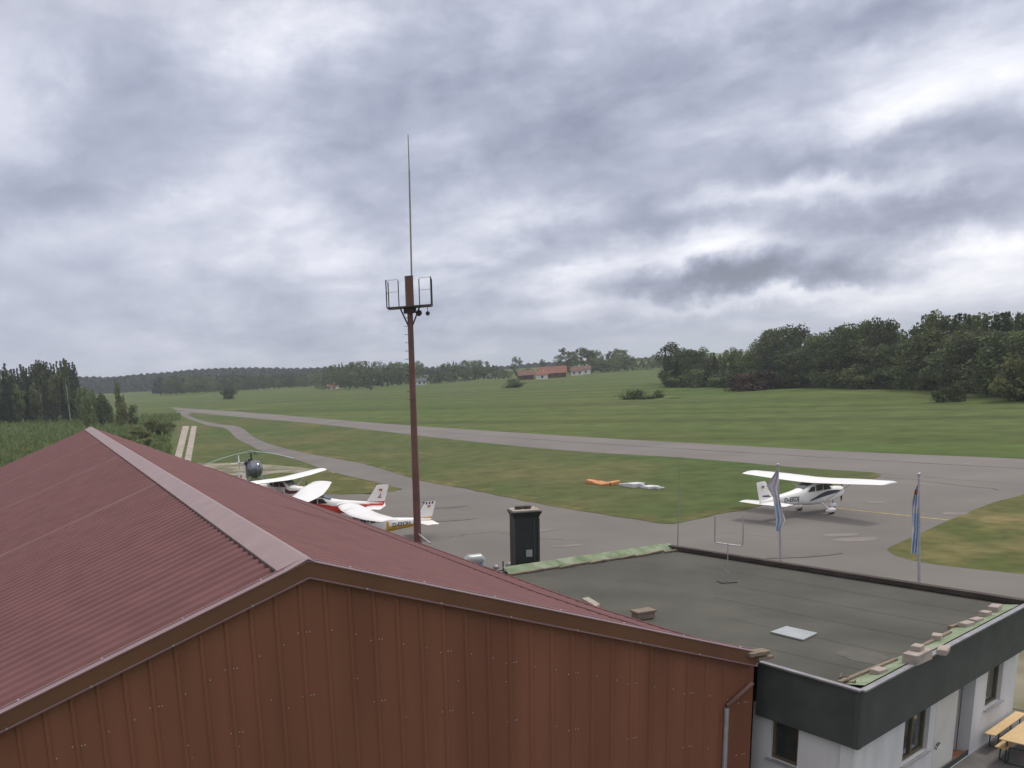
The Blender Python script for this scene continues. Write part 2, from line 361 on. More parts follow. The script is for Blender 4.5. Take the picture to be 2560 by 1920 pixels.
def smooth_px(pts, n=6, closed=False):
    """Catmull-Rom through the points"""
    P = [np.array(p_[:2], float) for p_ in pts]; out = []
    m_ = len(P)
    for i in range(m_ if closed else m_ - 1):
        g = (lambda k: P[k % m_]) if closed else (lambda k: P[min(max(k, 0), m_ - 1)])
        p0, p1, p2, p3 = g(i - 1), g(i), g(i + 1), g(i + 2)
        for k in range(n):
            t = k / n
            out.append(.5 * ((2 * p1) + (-p0 + p2) * t + (2 * p0 - 5 * p1 + 4 * p2 - p3) * t * t + (-p0 + 3 * p1 - 3 * p2 + p3) * t ** 3))
    if not closed: out.append(P[-1])
    return out
def W(pts, z=0.): return [at(x, y, z) for x, y in pts]

# ------------------------------------------------------------------ terrain
def hor(x): return 984.9 - .0667 * x
AZT = [(-900, 300, 8), (0, 450, 4.2), (190, 500, 3.6), (320, 900, 2.6), (600, 740, .8), (865, 600, .2), (1068, 520, 0), (1250, 520, .2), (1373, 520, .2), (1500, 530, .4), (1660, 480, .4), (2200, 400, 0), (3600, 400, 0)]
AZ = [(math.atan2(*(ray(x, hor(x))[:2])), D, z) for x, D, z in AZT]
def terr(x, y):
    a = math.atan2(x, y) if y > 0 or abs(x) > 1e-6 else 0.
    d = math.hypot(x, y)
    D = np.interp(a, [q[0] for q in AZ], [q[1] for q in AZ]); zz = np.interp(a, [q[0] for q in AZ], [q[2] for q in AZ])
    t = min(1, max(0, (d - D * .45) / (D * .55))); t = t * t * (3 - 2 * t)
    z = zz * t
    if d > 1300: z -= (d - 1300) * .006
    return z
mb = MB()
rad = [0, 12, 30, 60, 100, 140, 180, 220, 260, 300, 340, 380, 420, 460, 500, 550, 600, 680, 760, 860, 960, 1100, 1300, 1600, 2000, 2500, 3200, 4200, 6000, 9000]
NA = 120
mb.v.append((0, 0, -.02))
for r_ in rad[1:]:
    for k in range(NA):
        a = 2 * math.pi * k / NA; x, y = r_ * math.sin(a), r_ * math.cos(a); mb.v.append((x, y, terr(x, y) - .02))
for k in range(NA): mb.f.append((0, 1 + (k + 1) % NA, 1 + k)); mb.mi.append(0)
for i in range(len(rad) - 2):
    for k in range(NA):
        a, b = 1 + i * NA + k, 1 + i * NA + (k + 1) % NA
        mb.f.append((a, b, b + NA, a + NA)); mb.mi.append(0)
g = mb.build('ground', 'field', smooth=False); struct(g)

# near-side rough meadow (left of the track), airfield grass, asphalt, in sheets 4 mm apart
def sheet_on_terrain(name, pts, off, matn, n=1):
    mb = MB(); mb.v = [(float(p_[0]), float(p_[1]), terr(p_[0], p_[1]) + off) for p_ in pts]
    return mb
# everything inside the airfield fence is asphalt first, grass islands lie on it
near = W([(463, 1027), (600, 1041)]) 
rw_far = smooth_px(W([(425, 1018.5), (463, 1021), (600, 1029.5), (824, 1048), (1027, 1064), (1235, 1078), (1500, 1095), (1750, 1109), (2116, 1129), (2560, 1147.6), (2960, 1168)]), 4)
rw_near = smooth_px(W([(440, 1025), (463, 1027), (600, 1042), (763, 1056), (934, 1075), (1047, 1088.5), (1273, 1113), (1500, 1132), (1678, 1142), (1860, 1158), (2197, 1184), (2600, 1215)]), 4)
def strip(name, A, B, z, matn):
    n = 60
    def res(P):
        P = np.array([q[:2] for q in P]); s = np.r_[0, np.cumsum(np.hypot(*np.diff(P, axis=0).T))]; t = np.linspace(0, s[-1], n)
        return np.stack([np.interp(t, s, P[:, 0]), np.interp(t, s, P[:, 1])], 1)
    A, B = res(A), res(B); mb = MB()
    for i in range(n):
        for P in (A[i], B[i]): mb.v.append((P[0], P[1], max(terr(P[0], P[1]), 0) + z))
    for i in range(n - 1): mb.f.append((2 * i, 2 * i + 1, 2 * i + 3, 2 * i + 2)); mb.mi.append(0)
    return struct(mb.build(name, matn))
# apron + taxiway in one sheet of asphalt
apron_px = [(464, 1044), (512, 1061.5), (563, 1071), (590, 1095), (620, 1111), (654, 1127), (739, 1149), (827, 1179), (949, 1208), (1007, 1223)]
left_edge = W(apron_px)
tail = W([(930, 1236), (820, 1232), (700, 1225), (560, 1215)]) + [np.array([-13., 60, 0]), np.array([-5., 24, 0]), np.array([4., 14, 0]), np.array([9., 13.2, 0]), np.array([30., 26, 0])]
right = W([(2760, 1560), (2760, 1300), (2700, 1215)])
top = [np.array(p_) for p_ in smooth_px(W([(2600, 1215), (2197, 1184), (1860, 1158), (1678, 1142), (1500, 1132), (1273, 1113), (1047, 1088.5), (934, 1075), (763, 1056), (600, 1042), (463, 1027), (440, 1030)]), 3)]
subdiv_poly(smooth_px(left_edge, 4) + tail + right + top, .004, 'apron', 'asphalt')
strip('runway', rw_far, rw_near, .012, 'runway')
# grass island between runway and taxiway
isl_low = [(468, 1037), (495, 1048), (546, 1060), (590, 1065), (610, 1073), (637, 1094), (688, 1114), (773, 1134), (909, 1159), (1044, 1199), (1150, 1219), (1200, 1229), (1374, 1264), (1548, 1292), (1656, 1308), (1700, 1307), (1789, 1287), (1871, 1272), (2000, 1240), (2120, 1206), (2190, 1194), (2203, 1186)]
isl_up = [(2180, 1181), (2080, 1175), (1948, 1166), (1860, 1157), (1750, 1148), (1678, 1143), (1500, 1133), (1273, 1114), (1047, 1089.5), (934, 1076), (763, 1057), (600, 1043), (480, 1031)]
subdiv_poly(smooth_px(W(isl_low), 4) + smooth_px(W(isl_up), 3), .02, 'grass_island', 'airfield')
lowP = smooth_px(W(isl_low[6:]), 4); cen = at(1500, 1200)[:2]
mbf = MB(); fr_ = np.array([p_[:2] for p_ in lowP]); s_ = np.r_[0, np.cumsum(np.hypot(*np.diff(fr_, axis=0).T))]; tt_ = np.linspace(0, s_[-1], 160)
fr_ = np.stack([np.interp(tt_, s_, fr_[:, 0]), np.interp(tt_, s_, fr_[:, 1])], 1)
for i in range(160):
    d_ = fr_[min(i + 1, 159)] - fr_[max(i - 1, 0)]; d_ /= np.linalg.norm(d_); nn_ = np.array([-d_[1], d_[0]])
    w_ = .9 + .5 * math.sin(i * .7) + .35 * math.sin(i * 1.9 + 1) + .3 * random.random()
    o_ = .12 * math.sin(i * 1.3) + .10 * random.random()
    a_ = fr_[i] - nn_ * o_; b_ = fr_[i] + nn_ * w_; mbf.v += [(a_[0], a_[1], .024), (b_[0], b_[1], .024)]
for i in range(159): mbf.f.append((2 * i, 2 * i + 1, 2 * i + 3, 2 * i + 2)); mbf.mi.append(0)
struct(mbf.build('grass_fringe', 'drygrass'))
# brownish grass right of the apron
subdiv_poly(smooth_px(W([(2700, 1190), (2560, 1236), (2482, 1257), (2372, 1301), (2299, 1334), (2225, 1368), (2222, 1378), (2244, 1391), (2299, 1405), (2409, 1420), (2560, 1436), (2760, 1460)]), 5) + [at(2760, 1250)], .008, 'grass_verge', 'drygrass')
# grass left of the taxiway, reaching to the apron behind the hangar
lg = W([(430, 1040), (464, 1045)]) + [at(*p_) for p_ in apron_px[1:]] + W([(1007, 1226), (930, 1238), (820, 1234), (700, 1227)]) + [np.array([-13., 60, 0]), np.array([-18., 60, 0])] + W([(440, 1150), (452, 1080)])
subdiv_poly(lg, .010, 'grass_strip', 'drygrass') if False else None
subdiv_poly(smooth_px(W([(430, 1040), (462, 1046), (512, 1063), (563, 1073), (590, 1097), (620, 1113), (654, 1129), (739, 1151), (827, 1181), (949, 1210), (1000, 1222)]), 3) + W([(930, 1230), (830, 1224), (640, 1196), (500, 1176), (420, 1190), (445, 1080)]), .014, 'grass_strip', 'airfield')
subdiv_poly(smooth_px(W([(480, 1160), (560, 1158), (650, 1160), (720, 1166), (810, 1176), (830, 1184), (700, 1182), (640, 1190), (560, 1185)]), 4, True), .018, 'gravel_patch', 'gravel')
subdiv_poly(W([(790, 1172), (827, 1181), (888, 1196), (949, 1209), (1003, 1222), (985, 1229), (930, 1234), (860, 1236), (760, 1234), (700, 1226), (690, 1200), (740, 1184)]), .024, 'dry_grass_patch', 'drygrass')
# concrete wheel tracks
for a, b, c, d in [((457, 1065), (473, 1065), (452, 1152), (434, 1152)), ((479, 1065), (492, 1065), (476, 1160), (459, 1160))]:
    mbk = MB(); P = W([a, b, c, d], .03); ext = [P[2] + (P[2] - P[1]) * .2, P[3] + (P[3] - P[0]) * .2]
    mbk.quad(P[0], P[1], ext[0], ext[1]); struct(mbk.build('wheel_track', 'track'))
# rough meadow behind hangar, left
subdiv_poly([at(0, 1021), at(200, 1023), at(330, 1035), at(455, 1040), at(452, 1066), at(430, 1150), at(425, 1190)] + [np.array([-18., 60, 0]), np.array([-60., 30, 0]), np.array([-230., 60, 0]), np.array([-330., 250, 0])], .006, 'meadow', 'rough')
# markings
def band(name, a, b, w, z, matn):
    A, B = at(*a, z), at(*b, z); d = (B - A); d /= np.linalg.norm(d); n_ = np.array([-d[1], d[0], 0]) * w / 2
    mbk = MB(); mbk.quad(A - n_, B - n_, B + n_, A + n_); return struct(mbk.build(name, matn))
band('taxi_line', (2085, 1270), (2372, 1300), .22, .012, 'yellowline')
band('painted_line', (1789, 1328), (1990, 1347), .16, .012, 'patch')
for k, (x, y, a, b) in enumerate([(2142, 1349, 1.5, .26), (2100, 1338, 1.2, .2), (2190, 1256, .7, .2), (2385, 1284, .9, .2), (1360, 1326, 1.3, .14), (1420, 1365, 1.2, .12)]):
    c = at(x, y); pts = [(c[0] + a * math.cos(t) * (1 + .15 * math.sin(3 * t + k)) * .8, c[1] + b * 2.6 * math.sin(t) * (1 + .2 * math.cos(2 * t + k))) for t in np.linspace(0, 2 * math.pi, 18)[:-1]]
    subdiv_poly(pts, .014 + .0004 * k, 'asphalt_repair', 'patch')
for k, (x, y, a, b) in enumerate([(1130, 1300, 1.8, .22), (1120, 1268, 1.4, .2), (2000, 1390, 2, .15)]):
    c = at(x, y); pts = [(c[0] + a * math.cos(t) * (1 + .15 * math.sin(3 * t + k)), c[1] + b * 2.6 * math.sin(t) * (1 + .2 * math.cos(2 * t + k))) for t in np.linspace(0, 2 * math.pi, 18)[:-1]]
    subdiv_poly(pts, .026 + .0004 * k, 'tar_repair', 'stain')

def crack(name, px, w, matn, z, jit=.25):
    P_ = smooth_px(W(px), 8); mbc = MB()
    for i, p_ in enumerate(P_):
        d_ = P_[min(i + 1, len(P_) - 1)] - P_[max(i - 1, 0)]; d_ = d_ / (np.linalg.norm(d_) + 1e-9); n_ = np.array([-d_[1], d_[0]])
        c_ = p_ + n_ * random.uniform(-jit, jit); h_ = w * random.uniform(.6, 1.3) / 2
        for s_ in (-1, 1): mbc.v.append((c_[0] + n_[0] * h_ * s_, c_[1] + n_[1] * h_ * s_, z))
    for i in range(len(P_) - 1): mbc.f.append((2 * i, 2 * i + 1, 2 * i + 3, 2 * i + 2)); mbc.mi.append(0)
    return struct(mbc.build(name, matn))
for k, (px_c, w_c, m_c) in enumerate([([(1110, 1345), (1230, 1330), (1340, 1345), (1480, 1352)], .05, 'stain'), ([(1700, 1160), (1950, 1180), (2200, 1192), (2500, 1225)], .08, 'stain')]):
    crack('sealed_crack', px_c, w_c, m_c, .030 + .0004 * k)
crack('runway_joint', [(700, 1043), (1047, 1075), (1400, 1103), (1750, 1125), (2200, 1152), (2560, 1172)], .14, 'stain', .034, .05)

# ------------------------------------------------------------------ hangar
phi = -.2759
rd = np.array([math.sin(phi), math.cos(phi), 0]); gd = np.array([math.cos(phi), -math.sin(phi), 0]); UZ = np.array([0, 0, 1.])
A = np.array([-.073, 17.093, 7.366])
TR, TL = .3245, .354; WR = 10.55; EZ = A[2] - WR * TR; WL = (A[2] - EZ) / TL; LEN = 70.8
base = np.array([A[0], A[1], 0])
hangar = empty('hangar', base, 0, 'long hangar with red-brown corrugated gable roof and ribbed sheet walls', 'hangar')
def hp(w, l, z): return gd * w + rd * l + UZ * z       # local (parent at base, unrotated)
zr_ = lambda w: A[2] - (w * TR if w > 0 else -w * TL)
# corrugated slopes
EVL = [(0, 3.94), (1.2, 3.84), (2.7, 3.73), (6.2, 3.58), (8.5, 3.545), (13.2, 3.49), (20, 3.41), (25, 3.35), (34, 3.26), (50, 3.06), (72, 2.72)]
ez = lambda l: float(np.interp(l, [q[0] for q in EVL], [q[1] for q in EVL]))      # the old eave sags a little
def zR(w, l):
    t = (w - .3) / (WR - .3); return zr_(.3) * (1 - t) + ez(l) * t
def slope(name, w0, w1, seams):
    mb = MB(); pitch = .50; prof = []
    l = .02
    while l < LEN:
        prof += [(l, 0.), (l + .15, 0.), (l + .24, .05), (l + .41, .05)]; l += pitch
    prof.append((LEN, 0.))
    nW = 2
    for (l, h) in prof:
        for w in (w0, w1): mb.v.append(tuple(hp(w, l, (zR(w, l) if w > 0 else zr_(w)) + h)))
    for i in range(len(prof) - 1):
        mb.f.append((2 * i, 2 * i + 1, 2 * i + 3, 2 * i + 2)); mb.mi.append(1 if any(sm_ < prof[i][0] < sm_ + .5 for sm_ in seams) else 0)      # lapped sheets weather lighter
    o = mb.build(name, ['roof', 'seam'], hangar); return o
slope('roof_slope', -WL - .35, -.20, [18.4, 34.4, 50.4]); slope('roof_slope', WR, .14, [])
for nm, ww, wd, mm in (('snow_guard', 8.5, .07, 'roof'), ('eave_flashing', WR - .12, .18, 'roof')):
    mb = MB(); ls = [.4] + [q[0] for q in EVL[1:-1]] + [LEN - .3]
    for a_l, b_l in zip(ls[:-1], ls[1:]): mb.bar(hp(ww, a_l, zR(ww, a_l) + .06), hp(ww, b_l, zR(ww, b_l) + .06), wd, .03, (.34, 0, 1))
    mb.build(nm, mm, hangar)
# ridge cap
mb = MB()
CWL, CWR = .54, .20
prof = [(-CWL, zr_(-CWL) + .03), (-CWL, zr_(-CWL) + .085), (0, A[2] + .115), (CWR, zr_(CWR) + .085), (CWR, zr_(CWR) + .03)]
nseg = 24
rings = []
for i in range(nseg + 1):
    l = -.02 + LEN * i / nseg; rings.append([hp(w, l, z) for w, z in prof])
for i in range(nseg):
    for k in range(len(prof) - 1):
        mb.quad(rings[i][k], rings[i][k + 1], rings[i + 1][k + 1], rings[i + 1][k])
mb.build('ridge_cap', 'cap', hangar)
mb = MB(); mb.bar(hp(-CWL - .012, .03, zr_(-CWL) + .028), hp(-CWL - .012, LEN, zr_(-CWL) + .028), .03, .05)
mb.build('ridge_filler', 'darkgap', hangar)  # near-black strip closing the gap under the cap's left edge
# gable wall (local: plane l=0.12), ribs pointing to -rd
GL = .16
def gpt(w, z, l=GL): return hp(w, l, z)
mb = MB(); RS = .4963; RO = .1502 * 2.2
nl = int(WL / RS) + 1; nr = int(WR / RS) + 1
ribs = [RO + i * RS for i in range(-24, 22) if -WL + .1 < RO + i * RS < WR - .15]
ws = [-WL + .05]
prof = [(-WL + .05, 0)]
for w in ribs: prof += [(w - .060, 0), (w - .030, -.032), (w + .030, -.032), (w + .060, 0)]
prof.append((WR + .02, 0))
pts = []
apex_i = None
pr2 = []
for i, q in enumerate(prof):
    if i and prof[i - 1][0] < 0 < q[0]: pr2.append((0, 0))
    pr2.append(q)
for (w, dl) in pr2:
    mb.v.append(tuple(gpt(w, 0, GL + dl))); mb.v.append(tuple(gpt(w, zr_(w) - .12, GL + dl)))
for i in range(len(pr2) - 1): mb.f.append((2 * i, 2 * i + 2, 2 * i + 3, 2 * i + 1)); mb.mi.append(0)
gwm = mb
# side walls, rear wall
mb = MB()
mb.quad(hp(WR - .33, GL, 0), hp(WR - .33, LEN - .1, 0), hp(WR - .33, LEN - .1, ez(LEN)), hp(WR - .33, GL, 3.5)); mb.build('side_wall', 'wall', hangar)
mb = MB(); mb.quad(hp(-WL + .05, GL, 0), hp(-WL + .05, LEN - .1, 0), hp(-WL + .05, LEN - .1, EZ), hp(-WL + .05, GL, EZ)); mb.build('side_wall', 'wall', hangar)
mb = MB(); mb.add([hp(-WL + .05, LEN - .1, 0), hp(WR - .33, LEN - .1, 0), hp(WR - .33, LEN - .1, ez(LEN)), hp(0, LEN - .1, A[2] - .08), hp(-WL + .05, LEN - .1, EZ)], [(0, 1, 2, 3, 4)]); mb.build('rear_wall', 'wall', hangar)
# rake trim: fascia board + top flange + lower flange on both sides
FH = .31
for sgn, wend in ((-1, WL + .35), (1, WR - .05)):
    T = TL if sgn < 0 else TR
    mb = MB(); mb.quad(hp(0, 0, A[2] + .07), hp(sgn * wend, 0, A[2] + .07 - wend * T), hp(sgn * wend, 0, A[2] + .07 - FH - wend * T), hp(0, 0, A[2] + .07 - FH))
    mb.quad(hp(0, .03, A[2] + .07), hp(sgn * wend, .03, A[2] + .07 - wend * T), hp(sgn * wend, .03, A[2] + .07 - FH - wend * T), hp(0, .03, A[2] + .07 - FH))
    z0 = A[2] + .078; z1 = A[2] + .07 - FH - .008; k = .9
    while k < wend - .2:
        mb.box(hp(sgn * k, .2, z0 + .02 - k * T), (.035, .035, .03), mi=1); mb.box(hp(sgn * (k + .25), -.03, z1 + .012 - (k + .25) * T), (.03, .02, .03), mi=1); k += 1.55
    fa = mb.build('rake_fascia', ['fascia', 'screw'], hangar)
    mb = MB(); z0 = A[2] + .078
    a0, b0 = hp(0, .10, z0), hp(sgn * wend, .10, z0 - wend * T)
    mb.bar(a0, b0, .24, .022); mb.build('rake_flange', 'trimlite', fa)
    mb = MB(); mb.tube([hp(0, .225, z0 + .022), hp(sgn * wend, .225, z0 + .022 - wend * T)], .014, 6); mb.build('rake_bead', 'trimlite', fa)
    z1 = A[2] + .07 - FH - .008
    mb = MB(); mb.bar(hp(0, .055, z1), hp(sgn * wend, .055, z1 - wend * T), .16, .03); mb.build('drip_flange', 'trimlite', fa)
# screws in two purlin lines + scattered
mb = gwm
def screw(w, z): mb.ball(gpt(w, z, GL - .012), (.014, .014, .016), 6, 4, 1)
for j, w in enumerate(ribs):
    T = TR if w > 0 else TL
    for row in (1.05, 2.35):
        z = A[2] - .25 - row - abs(w) * T * .98
        if j % 3 == 0:
            for dw in (-.09, .075, .14): screw(w + dw, z)
        elif row < 2 or j % 4 == 1: screw(w + .10, z + .02 * math.sin(j * 5.1))
for w, z in ((-.9, 4.75), (.9, 4.9), (3.1, 4.5), (-2.6, 4.1), (4.2, 4.3), (1.9, 3.9), (-1.6, 3.9)): screw(w, z)
gw = mb.build('gable_wall', ['wall', 'screw'], hangar)
# downpipe with its gutter end at the right gable corner
pipe = MB(); P = onp(1817, 1770, base + rd * (GL - .1), rd) - base; P2 = onp(1812, 1990, base + rd * (GL - .1), rd) - base
pipe.tube([(P[0], P[1], P[2]), (P[0], P[1], 0.)], .055, 10); dp = pipe.build('downpipe', 'galv', hangar, True)
q = onp(1882, 1708, base + rd * (GL - .1), rd) - base
pipe = MB(); pipe.tube([(P[0], P[1], P[2] + .05), q], .05, 8); pipe.build('downpipe_bend', 'rust', hangar, True)
# eave gutter
gt = MB(); gt.tube([hp(WR - .02, l_, ez(l_) - .10) for l_, _ in EVL[:-1]] + [hp(WR - .02, LEN, ez(LEN) - .10)], .06, 8); gt.build('gutter', 'fascia', hangar, True)
# lead end piece at the corner
gt = MB(); gt.box(hp(WR - .05, .02, EZ + .08), (.55, .26, .10), (gd, rd, UZ)); gt.box(hp(WR + .12, -.02, EZ - .05), (.42, .16, .08), (gd, rd, UZ)); gt.build('corner_flashing', 'weathered', hangar, bevel=.02)

# ------------------------------------------------------------------ clubhouse
ZR = 3.62
Np, FR, FL, ML = at(2155, 1730, ZR), at(2574, 1508, ZR), at(1672, 1367, ZR), at(1250, 1429, ZR)
HW = base + gd * (WR + .03)                   # a point on the hangar's side wall line
def on_hw(l): return HW + rd * l
Lm = (ML - base) @ rd; F2 = at(1895, 1655, ZR)
P_ML = on_hw(Lm); P_ML[2] = ZR
Dn = F2 - Np; tt = ((HW - Np) @ gd) / (Dn @ gd)
front_l = (F2 - base) @ rd
K = np.array([*F2[:2], ZR]); 
Kin = on_hw(-.22); Kin[2] = ZR                # where the roof meets the hangar in front of the gable
roofpoly = [Np, FR, FL, P_ML, on_hw(.4), K]
club = empty('clubhouse', (Np[0], Np[1], 0), 0, 'flat-roofed white clubhouse with deep dark slate fascia', 'building')
cb = np.array([Np[0], Np[1], 0.])
def cl(p_, z=None): p_ = np.array(p_, float).copy(); p_[2] = p_[2] if z is None else z; return p_ - cb
e1 = (FR - Np); e1[2] = 0; L1 = np.linalg.norm(e1); e1 /= L1; nout = np.array([e1[1], -e1[0], 0])       # facade direction and outward normal
e2 = (K - Np); e2[2] = 0; L2 = np.linalg.norm(e2); e2 /= L2; nout2 = np.array([-e2[1], e2[0], 0])
if nout2 @ np.array([-1, -1, 0]) < 0: nout2 = -nout2
mb = MB()
rp_ = [p_.copy() for p_ in roofpoly]
mb.add([cl(p_, ZR - .07) for p_ in rp_], [tuple(range(len(rp_)))]); mb.build('roof_membrane', 'bitumen', club)
# membrane laps
mb = MB()
efar = (FR - FL); efar /= np.linalg.norm(efar)
for i in range(1, 6):
    t = i / 6
    a = Np + (P_ML - on_hw(.4)) * 0 + (FL - FR) * 0
    s0 = Np * (1 - t) + FR * t; s1_ = (on_hw(.4)) * (1 - t) + FL * t; s1_[2] = ZR
    d = s1_ - s0; d /= np.linalg.norm(d); n_ = np.array([-d[1], d[0], 0]) * .045
    a_, b_ = s0 + d * .7, s1_ - d * .6
    mb.quad(cl(a_ - n_ * 2, ZR - .066), cl(b_ - n_ * 2, ZR - .066), cl(b_ + n_ * 2, ZR - .066), cl(a_ + n_ * 2, ZR - .066))
mb.build('roof_lap', 'bitumen', club)
# fascia: along the facade, short return, and the two hidden sides
zb1 = onp(2150, 1875, Np, nout)[2]
FB = 2.30
def wallquad(name, a, b, z0, z1, matn, thick=.10, inward=None):
    mb = MB(); a = np.array(a); b = np.array(b); d = b - a; d[2] = 0; l = np.linalg.norm(d); d /= l; n_ = inward if inward is not None else np.array([-d[1], d[0], 0])
    c = (a + b) / 2 + n_ * thick / 2; c[2] = (z0 + z1) / 2
    mb.box(c - cb, (l, thick, z1 - z0), (d, n_, UZ)); return mb
fas = MB()
f1_ = wallquad('f', Np, FR, FB, ZR, 'slate', .12, -nout); f2_ = wallquad('f', Np + (-nout2) * 0, K, FB, ZR - .003, 'slate', .12, -nout2)
fa1 = f1_.build('fascia', 'slate', club); fa2 = f2_.build('fascia', 'slate', club)
wallquad('f', FR, FL, FB, ZR - .002, 'slate', .12, np.array([-efar[1], efar[0], 0]) * (-1 if (np.array([-efar[1], efar[0], 0]) @ (Np - FR)) < 0 else 1)).build('fascia', 'slate', club)
eb = (FL - P_ML); eb /= np.linalg.norm(eb)
wallquad('f', FL, P_ML, FB, ZR - .004, 'slate', .12, np.array([eb[1], -eb[0], 0])).build('fascia', 'slate', club)
# metal edge on top of the fascia
for a, b, nn, z in ((Np, FR, nout, ZR + .02), (Np, K, nout2, ZR + .021)):
    mb = MB(); a2 = a + nn * .01; b2 = b + nn * .01; mb.bar(cl(a2, z), cl(b2, z), .13, .04); mb.build('edge_trim', 'edgemetal', club)
# green sheathing strips
mb = MB(); a = Np - nout * .30 + e1 * .75; b = FR - nout * .30 - e1 * .5
pts_in = []
n_s = 14
for i in range(n_s):
    t0, t1 = i / n_s, (i + 1) / n_s
    wv_ = [.40 + .05 * math.sin(i * 2.3), .40 + .05 * math.sin((i + 1) * 2.3)]
    p0, p1 = Np + e1 * (.35 + (L1 - .8) * t0) - nout * .10, Np + e1 * (.35 + (L1 - .8) * t1) - nout * .10
    q0, q1 = p0 - nout * wv_[0], p1 - nout * wv_[1]
    mb.quad(cl(p0, ZR + .035), cl(p1, ZR + .035), cl(q1, ZR - .035), cl(q0, ZR - .035))
mb.build('green_sheathing', 'green', club)
mb = MB(); n_b = np.array([eb[1], -eb[0], 0]); LB = np.linalg.norm(FL - P_ML)
for i in range(20):
    t0, t1 = i / 20, (i + 1) / 20
    p0, p1 = P_ML + (FL - P_ML) * t0 + n_b * .02, P_ML + (FL - P_ML) * t1 + n_b * .02
    w0_, w1_ = .38 + .10 * math.sin(i * 1.9) + .05 * math.sin(i * 4.1), .38 + .10 * math.sin((i + 1) * 1.9) + .05 * math.sin((i + 1) * 4.1)
    mb.quad(cl(p0, ZR + .16), cl(p1, ZR + .16), cl(p1 + n_b * w1_, ZR - .04), cl(p0 + n_b * w0_, ZR - .04))
mb.build('green_sheathing', 'green', club)
mb = MB()
for i in range(11):
    t = (i + .5) / 11; p0 = P_ML + (FL - P_ML) * t + n_b * (.50 + .06 * math.sin(i * 2.7)); mb.bar(cl(p0 - eb * .33, ZR - .03), cl(p0 + eb * .33, ZR - .02 + .03 * (i % 2)), .10, .05)
mb.build('edge_plank', 'weathered', club)
# dark raised far edge
mb = MB(); nf = np.array([-efar[1], efar[0], 0]); nf = nf if nf @ (Np - FR) > 0 else -nf
mb.bar(cl(FL + nf * .1, ZR + .03), cl(FR + nf * .1, ZR + .03), .22, .14); mb.build('far_parapet', 'darkedge', club)
# loose wooden batten along the inner side of the green strip
for (a, b) in (((2098, 1705), (2240, 1648)), ((2375, 1567), (2440, 1548)), ((2310, 1612), (2375, 1580))):
    mb = MB(); mb.bar(cl(at(*a, ZR), ZR - .02), cl(at(*b, ZR), ZR - .01), .09, .08); mb.build('batten', 'weathered', club)
# walls below the fascia
OV = .16
W0 = Np - nout * OV - nout2 * OV; W1 = FR - nout * OV; WK = K - nout2 * OV
def fpt(x, y, off=OV): return onp(x, y, Np - nout * off, nout)
def s_of(P): return (P - Np) @ e1
def front_wall():
    # openings on the facade, measured along it: (s0, s1, z0, z1)
    w1 = (s_of(fpt(2259, 1815)), s_of(fpt(2323, 1775)), fpt(2244, 1918)[2], FB + .02)
    w2 = (s_of(fpt(2467, 1684)), s_of(fpt(2507, 1655)), fpt(2456, 1775)[2], FB - .02)
    dr = (s_of(fpt(2335, 1800)), s_of(fpt(2437, 1705)), .05, FB - .0)
    return w1, dr, w2
w1, dr, w2 = front_wall()
s_end = s_of(fpt(2547, 1610))
sW0 = s_of(W0)
TH = .28
mb = MB()
def seg(s0, s1, z0, z1):
    if s1 - s0 < .01 or z1 - z0 < .01: return
    c = W0 + e1 * ((s0 + s1) / 2 - sW0) - nout * TH / 2; c[2] = (z0 + z1) / 2; mb.box(c - cb, (s1 - s0, TH, z1 - z0), (e1, nout, UZ))
ztop = FB + .25
cur = sW0
for (s0, s1, z0, z1) in (w1, dr, w2):
    seg(cur, s0, 0, ztop); seg(s0, s1, 0, z0); seg(s0, s1, z1, ztop); cur = s1
seg(cur, s_end, 0, ztop)
# return wall towards the hangar, with a window
def kpt(x, y): return onp(x, y, Np - nout2 * OV, nout2)
def k_of(P): return (P - Np) @ e2
kw = (k_of(kpt(1997, 1832)), k_of(kpt(1929, 1810)), kpt(1924, 1893)[2], FB - .03)
def seg2(s0, s1, z0, z1):
    if s1 - s0 < .01 or z1 - z0 < .01: return
    c = Np + e2 * ((s0 + s1) / 2) - nout2 * (OV + TH / 2); c[2] = (z0 + z1) / 2; mb.box(c - cb, (s1 - s0, TH, z1 - z0), (e2, nout2, UZ))
k0, k1 = OV + .01, k_of(kpt(1882, 1800))
seg2(k0 + TH, kw[0], 0, ztop - .003); seg2(kw[1], k1, 0, ztop - .003); seg2(kw[0], kw[1], 0, kw[2]); seg2(kw[0], kw[1], kw[3], ztop - .003)
